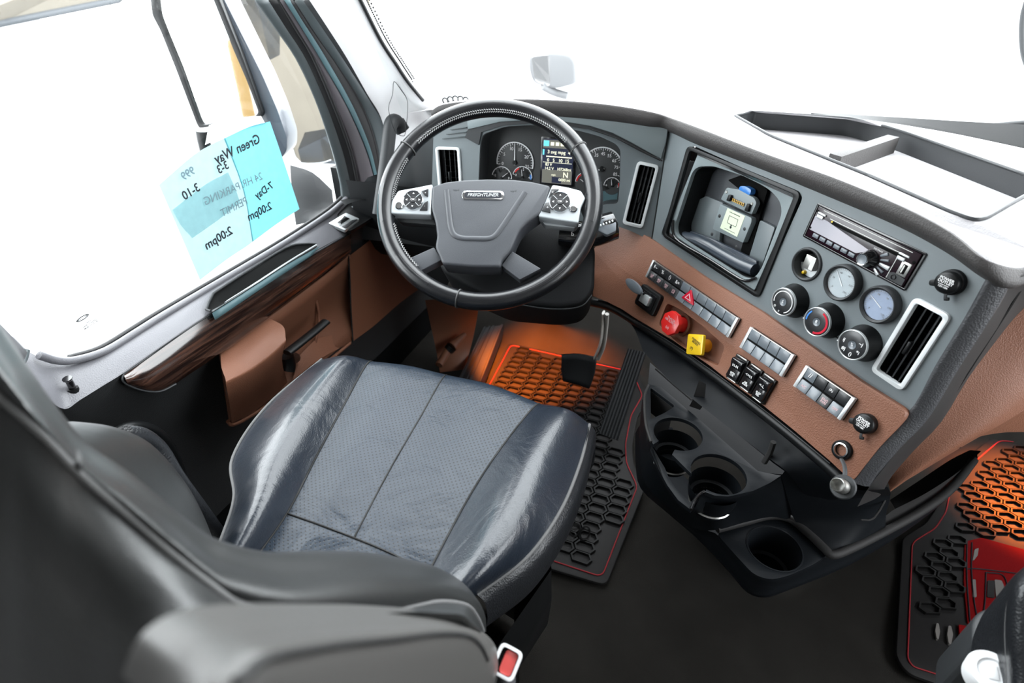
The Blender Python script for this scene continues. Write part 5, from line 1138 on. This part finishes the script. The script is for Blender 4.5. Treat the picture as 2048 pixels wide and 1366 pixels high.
world('pillar_cover', loft([[p+Vector((-.04, .01, 0)) for p in A0], A0, Am, A1, [p+Vector((-.01, .03, .01)) for p in A1]], 4, 5), ap, 'pillar')
world('glass_seal', tube([p+Vector((.003, -.002, .002)) for p in A1[:5]], .0045, 8, k=5), ap, 'rubber')
L = []; P_ = cr(A1[:4], 24); db_ = lathe([(0, .001), (.0016, .001), (.002, 0)], 8)
for i in range(0, len(P_)-1):
    L.append((db_, Plane((.3, -1, .6), P_[i]+Vector((.011, .004, .003)), (1, 0, 0)).M(P_[i]+Vector((.011, .006, .004)))))
    if i % 2: L.append((db_, Plane((.3, -1, .6), P_[i], (1, 0, 0)).M(P_[i]+Vector((.016, .008, .006)))))
world('frit_dots', merge(L), ap, 'rubber', kind='stuff')
world('glass_clip', box(.012, .008, .006, .001, o=tuple(PD(821, 164, 1.48))), ap, 'rubber')
lens = [(788, 163), (802, 180), (814, 199), (815, 225), (811, 264), (806, 272), (790, 262), (777, 219), (785, 190)]
LN = [lift(PX(x, y, -.775), .01) for x, y in lens]
world('handle_cover_gap', tube(LN, .0008, 6, True, k=3), ap, 'charcoal')
gh = thing('grab_handle', PX(775, 300, -.80)-Vector((0, 0, .2)), 'grey pillar grab handle left of the steering wheel rim', 'grab handle')
world('grip', tube([PX(x, y, -.80) for x, y in ((800, 262), (796, 246), (786, 242), (780, 256), (775, 300), (769, 350), (762, 400), (758, 430))], .017, 14, k=4), gh, 'charcoal')
world('grip_boot', tube([PX(806, 262, -.80), PX(795, 244, -.81)], .019, 12), gh, 'black')
world('lower_jamb', loft([[PX(x, y, -.95) for x, y in ((680, 400), (720, 392), (762, 372))], [PX(x, y, -.90) for x, y in ((690, 410), (730, 400), (790, 420))]], 2, 3), tf, 'black')
world('dash_end_filler', loft([[Vector((-.86, 1.24, .80)), Vector((-.76, 1.26, .86)), Vector((-.66, 1.25, .93))], [Vector((-.92, 1.24, .76)), Vector((-.80, 1.25, .78)), Vector((-.66, 1.245, .80))], [Vector((-.95, 1.24, .6)), Vector((-.80, 1.26, .6)), Vector((-.66, 1.27, .6))]], 2, 3), dash, 'charcoal')

# ------------------------------------------------------------------ permit taped in the window
Gq = Plane((1, 0, 0), (-.985, .8, .85), (0, 1, 0))
perm = thing('parking_permit', Gq.hit(400, 560), 'blue paper parking permit with handwriting, taped inside the door window', 'permit')
def sheet(px_, X, m_, nm='sheet', curve=0):
    rows__ = [[PX(x, y, X) for x, y in r] for r in px_]
    return world(nm, loft(rows__, 3, 4), perm, m_)
sheet([[(450, 276), (425, 288), (385, 312), (318, 370)], [(488, 381), (470, 393), (420, 425), (358, 462)], [(506, 483), (490, 495), (455, 518), (400, 560)]], -.985, 'paper_pale')
sheet([[(540, 243), (500, 253), (448, 277)], [(570, 330), (525, 355), (487, 382)], [(599, 418), (555, 447), (505, 484)]], -.984, 'paper_blue')
sheet([[(456, 345), (410, 370), (345, 420)], [(470, 375), (430, 402), (362, 450)], [(480, 405), (440, 437), (385, 476)]], -.983, 'paper_mid')
sheet([[(522, 232), (470, 236), (418, 250)], [(530, 246), (470, 262), (410, 290)]], -.987, 'paper_white')
def hw(s, x, y, x2, y2, size, m_='ink', bold=.02):
    a, b = Gq.hit(x, y), Gq.hit(x2, y2)           # written on the outer side: reads mirrored from the cab
    M_ = Gq.M((a+b)/2+Vector((.005, 0, 0)), a-b); M_ = M_ @ Matrix.Scale(-1, 4, (1, 0, 0))
    M_ = Gq.M((a+b)/2+Vector((.005, 0, 0)), b-a) @ Matrix.Scale(-1, 4, (1, 0, 0))
    text('handwriting', s, M_, size, perm, m_, bold=bold)
hw('Green Way', 430, 318, 512, 278, .028); hw('3-3', 425, 345, 458, 325, .024); hw('999', 358, 356, 386, 338, .022, 'ink_faint'); hw('3-10', 364, 392, 392, 374, .024)
hw('24 HR PARKING', 395, 408, 528, 348, .024, 'ink_faint', 0); hw('PERMIT', 430, 432, 498, 396, .024, 'ink_faint', 0); hw('7-Day', 500, 398, 548, 364, .024); hw('2:00pm', 482, 440, 548, 406, .026); hw('2:00pm', 404, 494, 462, 458, .026)

# ------------------------------------------------------------------ outside: mirror, fairing, walls, hood mirror, apron
om = thing('side_mirror', PX(450, 240, -1.35)-Vector((0, 0, .3)), 'tall black-framed truck side mirror outside the door window', 'mirror')
XM = -1.38
mq = [(297, -40), (306, 30), (322, 60), (352, 135), (395, 248), (400, 256), (520, 236), (527, 228), (505, 165), (481, 100), (440, 0), (425, -40)]
Pm = Plane((.42, -.905, .05), PX(450, 200, XM), (1, .6, 0))
MM_ = Pm.M(Pm.hit(430, 150)); mo = rpoly(Pm.loc(mq, 0, MM_), .01, 3)
mi = rpoly(Pm.loc([(311, -40), (320, 30), (334, 66), (364, 138), (400, 240), (406, 250), (512, 232), (518, 224), (494, 160), (468, 100), (428, 0), (412, -40)], 0, MM_), .01, 3)
put('mirror_frame', plate(mo, -.03, .004, [mi], b=.003), MM_, om, 'black')
put('mirror_glass', plate(mi, -.01, -.006), MM_, om, 'mirror_glass')
put('mirror_shell', plate(rpoly(Pm.loc([(450, -10), (485, 60), (530, 150), (560, 220), (577, 270), (577, 300), (565, 316), (540, 312), (524, 232), (490, 120), (440, 0)], -.04, MM_), .012, 3), -.14, -.02, b=.012), MM_, om, 'mirror_shell')
world('mirror_arm', tube([Pm.hit(404, 262, -.03), Pm.hit(412, 300, -.03), Pm.hit(430, 340, -.03)], .018, 10, k=2), om, 'black')
world('mirror_foot', loft([[PX(x, y, -1.12) for x, y in ((580, 330), (625, 345), (664, 380))], [PX(x, y, -1.10) for x, y in ((585, 400), (625, 420), (668, 410))], [PX(x, y, -1.08) for x, y in ((592, 450), (630, 440), (672, 412))]], 3, 3), om, 'truck_paint')
dfl = thing('vent_window_stand_in', PX(600, 320, -1.9)-Vector((0, 0, .5)), 'cream panel with rounded lower corner, added in place of the vent window glass at the front of the door window', 'stand_in')  # opaque panel added to stand in for the vent window's cream glass
Pf = Plane((1, -.9, 0), PX(600, 200, -1.9), (1, 1, 0)); Mf = Pf.M(Pf.hit(600, 200))
ff = rpoly(Pf.loc([(430, -90), (470, 40), (500, 110), (545, 182), (568, 250), (590, 312), (605, 328), (690, 318), (760, 100), (720, -90)], 0, Mf), [0, 0, 0, 0, 0, .02, .02, 0, 0, 0], 4)
put('panel', plate(ff, -.03, 0), Mf, dfl, 'cream')
world('panel_edge', tube([Pf.hit(x, y, .003) for x, y in ((450, -40), (481, 102), (545, 182), (570, 250), (590, 312), (603, 326), (640, 326), (662, 320))], .003, 6, k=3), dfl, 'silver_paint')
put('grey_band', plate(Pf.loc([(610, 265), (700, 250), (700, 330), (603, 326), (596, 300)], .004, Mf), -.004, 0), Mf, dfl, 'slate')
put('grey_band', plate(Pf.loc([(440, -40), (490, -40), (560, 60), (560, 110), (520, 130), (500, 100)], .004, Mf), -.004, 0), Mf, dfl, 'slate')
grd = structure('ground', (0, 5, -1.2))
world('apron', raw([(-40, -30, -1.2), (40, -30, -1.2), (40, 60, -1.2), (-40, 60, -1.2)], [(0, 1, 2, 3)], 0), grd, 'concrete')
bd_ = thing('building', PD(60, 0, 12)-Vector((0, 0, 2)), 'beige building edge at the very top of the door window', 'building')
q_ = [PD(-250, -160, 12), PD(420, -160, 12), PD(235, 0, 12), (PD(0, 47, 12)), PD(-250, 112, 12)]; nn_ = (C0-q_[3]).normalized()*-.6
world('wall', raw(q_+[p+nn_ for p in q_], [(0, 1, 2, 3, 4), (5, 6, 7, 8, 9)]+[(i, (i+1) % 5, 5+(i+1) % 5, 5+i) for i in range(5)], 0), bd_, 'cream'); world('eave', tube([q_[1], q_[2], q_[3], q_[4]], .05, 8), bd_, 'slate')
yp = thing('yellow_post', (-.60, -7, -1.2), 'yellow post behind the truck, seen reflected in the side mirror', 'post')
put('post', lathe([(0, 2.4), (.12, 2.38), (.14, 2.3), (.14, 0)], 16), Matrix.Translation((-.60, -7, -1.2)), yp, 'ochre')
hm = thing('hood_mirror', PD(1105, 185, 3.2), 'pale chrome hood-mounted mirror beyond the windscreen', 'mirror')
Ph = Plane((.1, -1, .1), PD(1105, 140, 3.2), (1, 0, 0)); Mhm = Ph.M(Ph.hit(1105, 145))
hq = rpoly(Ph.loc([(1058, 108), (1098, 104), (1138, 108), (1150, 122), (1152, 168), (1108, 178), (1066, 166), (1057, 140)], 0, Mhm), .03, 4)
put('mirror_shell', plate(hq, -.10, 0, b=.015, seg=3), Mhm, hm, 'truck_paint')
put('mirror_face', plate(rpoly(Ph.loc([(1062, 112), (1098, 108), (1100, 174), (1070, 164)], .002, Mhm), .02, 3), -.002, 0), Mhm, hm, 'concrete')
world('mirror_stalk', tube([Ph.hit(1085, 172), Ph.hit(1108, 184, -.05), Ph.hit(1135, 192, -.05)], .02, 8, k=3), hm, 'truck_paint')
hdd = thing('truck_hood', (0.3, 3.2, .2), 'white truck hood sloping away beyond the windscreen', 'hood')
world('hood_shell', loft([[Vector((-1.0, 1.9, .35)), Vector((-.7, 1.85, .70)), Vector((.2, 1.8, .80)), Vector((1.1, 1.85, .70)), Vector((1.4, 1.9, .35))], [Vector((-.9, 3.2, .15)), Vector((-.6, 3.2, .46)), Vector((.2, 3.2, .55)), Vector((1.0, 3.2, .46)), Vector((1.3, 3.2, .15))], [Vector((-.8, 4.2, -.2)), Vector((-.5, 4.25, .05)), Vector((.2, 4.3, .12)), Vector((.9, 4.25, .05)), Vector((1.2, 4.2, -.2))]], 5, 5), hdd, 'white')
wpr = thing('windscreen_wiper', PD(2000, 262, 1.75), 'dark windscreen wiper at the right foot of the windscreen', 'wiper')
world('wiper_arm', tube([PD(1950, 257, 1.75), PD(2000, 250, 1.72), PD(2080, 243, 1.68), PD(2180, 235, 1.62)], .006, 8, k=3), wpr, 'charcoal')
world('wiper_blade', tube([PD(1960, 262, 1.74), PD(2048, 258, 1.68), PD(2180, 256, 1.62)], .009, 8, k=2), wpr, 'slate')
world('wiper_blade', tube([PD(1622, 226, 1.80), PD(1700, 231, 1.80), PD(1800, 240, 1.78), PD(1960, 262, 1.74)], .004, 6, k=3), wpr, 'rubber')
rm_ = thing('right_mirror', PD(2056, 110, 2.6), 'dark-edged mirror cut off by the right side of the picture beyond the windscreen', 'mirror')
world('mirror_rim', tube([PD(2060, -20, 2.6), PD(2046, 30, 2.6), PD(2044, 80, 2.6), PD(2050, 120, 2.6), PD(2070, 150, 2.6), PD(2120, 150, 2.6), PD(2130, -20, 2.6)], .008, 8, k=3), rm_, 'charcoal')
cc = thing('coiled_cord', PD(908, 200, 1.42), 'small coil of clear wire lying on the left end of the dashboard', 'cord')
cpth = []
for k in range(60):
    a = k/60*math.pi*10; t_ = k/59; x = 888+50*t_; y = 204-5*math.sin(t_*3.1); c = PD(x, y, 1.42)
    cpth.append(c+Vector((.010*math.cos(a), 0, .008*math.sin(a))))
world('wire', tube(cpth, .0018, 6), cc, 'charcoal')
world('cord_end', tube([PD(932, 202, 1.42), PD(944, 201, 1.43), PD(952, 204, 1.44)], .0014, 6, k=2), cc, 'charcoal')

# ------------------------------------------------------------------ floor mats
def floormat(name, outl, label, clip, off, ax_, cell, zc=.012):
    u0 = (PZ(*ax_[1], zc)-PZ(*ax_[0], zc)).normalized(); u0 = Vector((u0.x, u0.y)); v0 = Vector((-u0.y, u0.x))
    P_ = [tuple(PZ(x, y, zc)[:2]) for x, y in outl]; cx_ = sum(p[0] for p in P_)/len(P_); cy_ = sum(p[1] for p in P_)/len(P_)
    t = thing(name, (cx_, cy_, 0), label, 'floor mat', 'black floor mats with red piping')
    A = [Vector((*p, 0)) for p in P_]; n = len(A); big = []
    area = sum(A[i].x*A[(i+1) % n].y-A[(i+1) % n].x*A[i].y for i in range(n)); sg = 1 if area > 0 else -1
    for i in range(n):
        d = ((A[(i+1) % n]-A[i]).normalized()+(A[i]-A[i-1]).normalized()).normalized(); big.append(tuple((A[i]+Vector((d.y, -d.x, 0))*sg*.022)[:2]))
    world('mat_body', plate(rpoly(big, .02, 4), .0, zc-.004, b=.003), t, 'mat_base')
    world('red_piping', tube([Vector((*p, zc-.002)) for p in rpoly(P_, .02, 4)], .0017, 8, True), t, 'red_piping')
    inner = []
    for i in range(n):
        d = ((A[(i+1) % n]-A[i]).normalized()+(A[i]-A[i-1]).normalized()).normalized(); inner.append(tuple((A[i]-Vector((d.y, -d.x, 0))*sg*.030)[:2]))
    bm = bmesh.new(); a, b = cell; pu = [Vector(p).dot(u0) for p in P_]; pv = [Vector(p).dot(v0) for p in P_]
    x = min(pu)+off; j = 0
    while x < max(pu):
        y = min(pv)+(b/2 if j % 2 else 0)
        while y < max(pv):
            cq = u0*x+v0*y
            if inside(cq, inner) and clip(cq.x, cq.y):
                def hexa(k_): return [cq+u0*dx*k_+v0*dy*k_ for dx, dy in ((-a*.5+.010, b*.5), (a*.5-.010, b*.5), (a*.5, 0), (a*.5-.010, -b*.5), (-a*.5+.010, -b*.5), (-a*.5, 0))]
                o_, i_, m_ = hexa(.985), hexa(.78), hexa(.94)
                vo = [bm.verts.new((*p, zc-.003)) for p in o_]; v1 = [bm.verts.new((*p, zc+.005)) for p in m_]; v2 = [bm.verts.new((*p, zc+.005)) for p in i_]; v3 = [bm.verts.new((*p, zc-.003)) for p in i_]
                for q in range(6):
                    w_ = (q+1) % 6
                    bm.faces.new((vo[q], vo[w_], v1[w_], v1[q])); bm.faces.new((v1[q], v1[w_], v2[w_], v2[q])); bm.faces.new((v2[q], v2[w_], v3[w_], v3[q]))
            y += b
        x += a-.009; j += 1
    world('cell_ridges', me(bm, 30), t, 'mat_cell', kind='stuff')
    return t
fm = floormat('driver_floor_mat', [(1022, 689), (1265, 743), (1285, 790), (1262, 830), (1251, 888), (1253, 925), (1275, 972), (1204, 1153), (1104, 1120), (860, 1030), (925, 870)], 'driver floor mat with cell texture under amber light, running below the pedals and seat', lambda x, y: True, .01, ((1022, 689), (1265, 743)), (.060, .033))
badge_spots = [(1147, 1068), (1165, 1070)]
for x, y in ((1150, 1060), (1170, 1066)):
    c = PZ(x, y, .02); put('mat_emblem', lathe([(.010, 0), (.012, .003), (.014, 0)], 24), Matrix.Translation(c) @ Matrix.Scale(1.7, 4, (0, 1, 0)), fm, 'mat_cell')
rp_ = [(1932, 1080), (1965, 1072), (2060, 1098), (2150, 1120), (2160, 1230), (2000, 1225), (1938, 1245), (1930, 1160)]
rpp = [tuple(PZ(x, y, .02)[:2]) for x, y in rp_]
cells_off = [tuple(PZ(x, y, .012)[:2]) for x, y in ((1915, 1062), (2180, 1090), (2200, 1400), (1840, 1400), (1840, 1225), (1915, 1215))]
pm = floormat('passenger_floor_mat', [(1905, 960), (1893, 1023), (1871, 1056), (1825, 1084), (1816, 1316), (1826, 1332), (1905, 1357), (2120, 1410), (2260, 1100), (2200, 900), (2000, 880)], 'passenger floor mat with a red truck picture, under amber light', lambda x, y: not inside((x, y), cells_off), .02, ((1860, 1000), (1960, 1004)), (.054, .028))
world('truck_picture', plate(rpoly(rpp, .008, 3), .008, .014, b=.001), pm, 'mat_red')
for q, m_, nm in (([(1946, 1120), (1950, 1098), (1958, 1095), (1956, 1110), (1949, 1119)], 'mat_grey', 'picture_lamp'), ([(1945, 1158), (1952, 1158), (1954, 1193), (1947, 1194)], 'mat_grey', 'picture_grille'), ([(1976, 1160), (1990, 1160), (1990, 1195), (1975, 1193)], 'mat_base', 'picture_window'), ([(1990, 1158), (2004, 1160), (2012, 1178), (2008, 1200), (1993, 1194)], 'mat_grey', 'picture_window'),
                  ([(1918, 1248), (1940, 1252), (1944, 1290), (1922, 1286)], 'mat_red', 'picture_step'), ([(1874, 1245), (1878, 1246), (1881, 1262), (1878, 1278), (1874, 1276), (1871, 1260)], 'mat_grey', 'picture_wheel'), ([(1898, 1250), (1903, 1251), (1907, 1268), (1903, 1288), (1898, 1286), (1895, 1268)], 'mat_grey', 'picture_wheel')):
    world(nm, plate(rpoly([tuple(PZ(x, y, .018)[:2]) for x, y in q], .003, 2), .010, .0165), pm, m_)
for q in (((1934, 1138), (1960, 1138), (2060, 1150)), ((1944, 1085), (1943, 1140), (1948, 1200), (1955, 1238)), ((1972, 1145), (1970, 1200), (1966, 1236)), ((1972, 1145), (2005, 1150), (2016, 1175)), ((1934, 1082), (1934, 1160), (1940, 1244))):
    world('picture_line', tube([PZ(x, y, .0155) for x, y in q], .0015, 5, k=4), pm, 'ink')

# ------------------------------------------------------------------ footwell: rest, pedals, lamps
fr_ = thing('foot_rest', PZ(945, 745, .05), 'ribbed foot rest board left of the driver mat, lit amber', 'foot rest')
q1 = [PZ(x, y, z) for x, y, z in ((968, 655, .06), (1006, 650, .06), (962, 765, .05), (918, 757, .05))]
frd = raw([*q1, *[p-Vector((0, 0, .05)) for p in q1]], [(0, 1, 2, 3), (0, 4, 5, 1), (1, 5, 6, 2), (2, 6, 7, 3), (3, 7, 4, 0), (4, 7, 6, 5)], 20)
world('board', frd, fr_, 'charcoal')
for t_ in (.05, .3, .5, .95): world('rib', tube([q1[0]*(1-t_)+q1[1]*t_, q1[3]*(1-t_)+q1[2]*t_], .005, 6), fr_, 'charcoal')
kp = thing('kick_panel', (-.98, 1.65, .0), 'dark kick panel at the left of the driver footwell, tinged red by the amber lamp', 'panel')
world('panel', loft([[PZ(x, y, z) for x, y, z in ((850, 600, .30), (900, 598, .34), (960, 600, .36))], [PZ(x, y, z) for x, y, z in ((870, 690, .14), (905, 680, .14), (948, 668, .12))], [PZ(x, y, z) for x, y, z in ((880, 745, .02), (905, 742, .02), (930, 738, .02))]], 4, 4), kp, 'brown_plain')
lv = thing('release_bar', PZ(890, 705, .12), 'short round release bar beside the foot rest, lit orange', 'lever')
world('bar', tube([PZ(878, 730, .12), PZ(896, 700, .14)], .014, 12), lv, 'brown_plain'); world('bar_collar', tube([PZ(897, 700, .14), PZ(903, 694, .15)], .019, 12), lv, 'black'); world('bar_head', tube([PZ(904, 693, .15), PZ(930, 668, .17)], lambda t_: .02-.012*t_, 10), lv, 'brown_plain')
bpd = thing('brake_pedal', PZ(1160, 750, .14), 'black square brake pedal on a hanging steel arm', 'pedal')
thick(world('pedal_pad', loft([[PZ(x, y, z) for x, y, z in ((1123, 708, .26), (1158, 707, .265), (1194, 714, .27))], [PZ(x, y, z) for x, y, z in ((1124, 735, .21), (1158, 738, .215), (1190, 745, .22))], [PZ(x, y, z) for x, y, z in ((1128, 760, .17), (1156, 768, .17), (1180, 776, .17))]], 3, 3), bpd, 'black_soft'), .012)
world('pedal_arm', tube([PZ(1207, 625, .48), PZ(1205, 660, .42), PZ(1200, 690, .36), PZ(1190, 714, .29)], .011, 8, k=3, ry=.004), bpd, 'pedal_steel')
world('pedal_arm_flange', tube([PZ(1214, 628, .48), PZ(1211, 664, .41), PZ(1206, 695, .35), PZ(1196, 718, .29)], .006, 8, k=3), bpd, 'pedal_steel')
apd = thing('accelerator_pedal', PZ(1240, 800, .03), 'long ribbed black accelerator pedal beside the console', 'pedal')
aq = [PZ(x, y, z) for x, y, z in ((1256, 697, .30), (1292, 705, .30), (1235, 880, .07), (1197, 866, .07))]
world('pedal_plate', raw([*aq, *[p-Vector((0, -.01, .012)) for p in aq]], [(0, 1, 2, 3), (0, 4, 5, 1), (1, 5, 6, 2), (2, 6, 7, 3), (3, 7, 4, 0), (4, 7, 6, 5)], 20), apd, 'black_soft')
for k in range(6):
    t_ = (k+.6)/6.2; world('pedal_rib', tube([aq[0]*(1-t_)+aq[1]*t_, aq[3]*(1-t_)+aq[2]*t_], .003, 6), apd, 'charcoal')
def lamp(loc, look, power, size, label, name='footwell_lamp', spread=110):
    t = thing(name, loc, label, 'lamp', 'amber footwell lamps under the dashboard')
    put('housing', box(.05, .03, .012, .003, o=(0, 0, .008)), Matrix.Translation(loc), t, 'black')
    put('glow_lens', box(.036, .018, .004, .001), Matrix.Translation(loc), t, 'glow_lens')
    l = bpy.data.lights.new('amber_light', 'SPOT'); l.energy = power; l.color = (1, .19, .018); l.spot_size = math.radians(spread); l.spot_blend = .8; l.shadow_soft_size = size
    o = bpy.data.objects.new('amber_light', l); COL.objects.link(o); p = Vector(loc)-Vector((0, 0, .012))
    q = (Vector(look)-p).to_track_quat('-Z', 'Y').to_matrix().to_4x4(); o.parent = t; o.matrix_basis = WM[t.name].inverted() @ Matrix.Translation(p) @ q
lamp((-.62, 1.40, .44), PZ(1072, 742, 0), 230, .02, 'small amber lamp under the driver side of the dashboard', spread=66)
lamp(tuple(PZ(2075, 960, .0)+Vector((.02, .06, .40))), PZ(2066, 990, 0), 170, .02, 'small amber lamp under the passenger side of the dashboard', spread=62)

# ------------------------------------------------------------------ passenger seat corner
ps = thing('passenger_chair', (.42, .40, .0), 'corner of the passenger seat with stitched black leather armrest at the right edge', 'seat')
pa1 = [PZ(x, y, z) for x, y, z in ((2006, 1400, .62), (2003, 1330, .64), (2001, 1264, .66), (2005, 1214, .68), (2019, 1175, .70), (2034, 1148, .71), (2056, 1130, .72), (2100, 1120, .72))]
pa2 = [PZ(x, y, z) for x, y, z in ((2050, 1420, .66), (2048, 1350, .68), (2044, 1290, .70), (2044, 1230, .72), (2050, 1190, .735), (2064, 1168, .74), (2086, 1160, .74), (2120, 1150, .74))]
pa3 = [p+Vector((.09, 0, -.01)) for p in pa2]
world('armrest_pad', loft([[p+Vector((0, 0, -.07)) for p in pa1], pa1, pa2, pa3], 4, 4), ps, 'leather')
for d in (0, .006): world('stitching', tube([lift(p*.75+q*.25, .004)+Vector((d, 0, 0)) for p, q in zip(pa1, pa2)], .0011, 5, k=5), ps, 'stitch_dark')
pl2 = [PZ(x, y, .60) for x, y in ((1945, 1304), (1944, 1240), (1958, 1222), (1982, 1214), (2006, 1222), (2006, 1330))]
world('side_cover', plate(rpoly([tuple(p[:2]) for p in pl2], .012, 3), .50, .60, b=.008, seg=3), ps, 'charcoal')
world('cover_leg', plate([tuple(PZ(x, y, .5)[:2]) for x, y in ((1950, 1300), (2000, 1310), (2000, 1440), (1950, 1440))], .3, .5), ps, 'black')
kc = PZ(1984, 1345, .63); Mkk = Plane((-.25, -.25, 1), kc, (1, 0, 0)).M(kc)
kbn = thing('recline_knob', kc-Vector((0, 0, .03)), 'white round adjuster knob on the passenger seat side', 'knob')
put('knob_disc', lathe([(0, .002), (.012, .002), (.0135, .004), (.020, .0035), (.0225, -.001), (.0225, -.02)], 40), Mkk, kbn, 'white')
put('knob_grip', box(.010, .016, .004, .0018, o=(0, 0, .002)), Mkk, kbn, 'white')
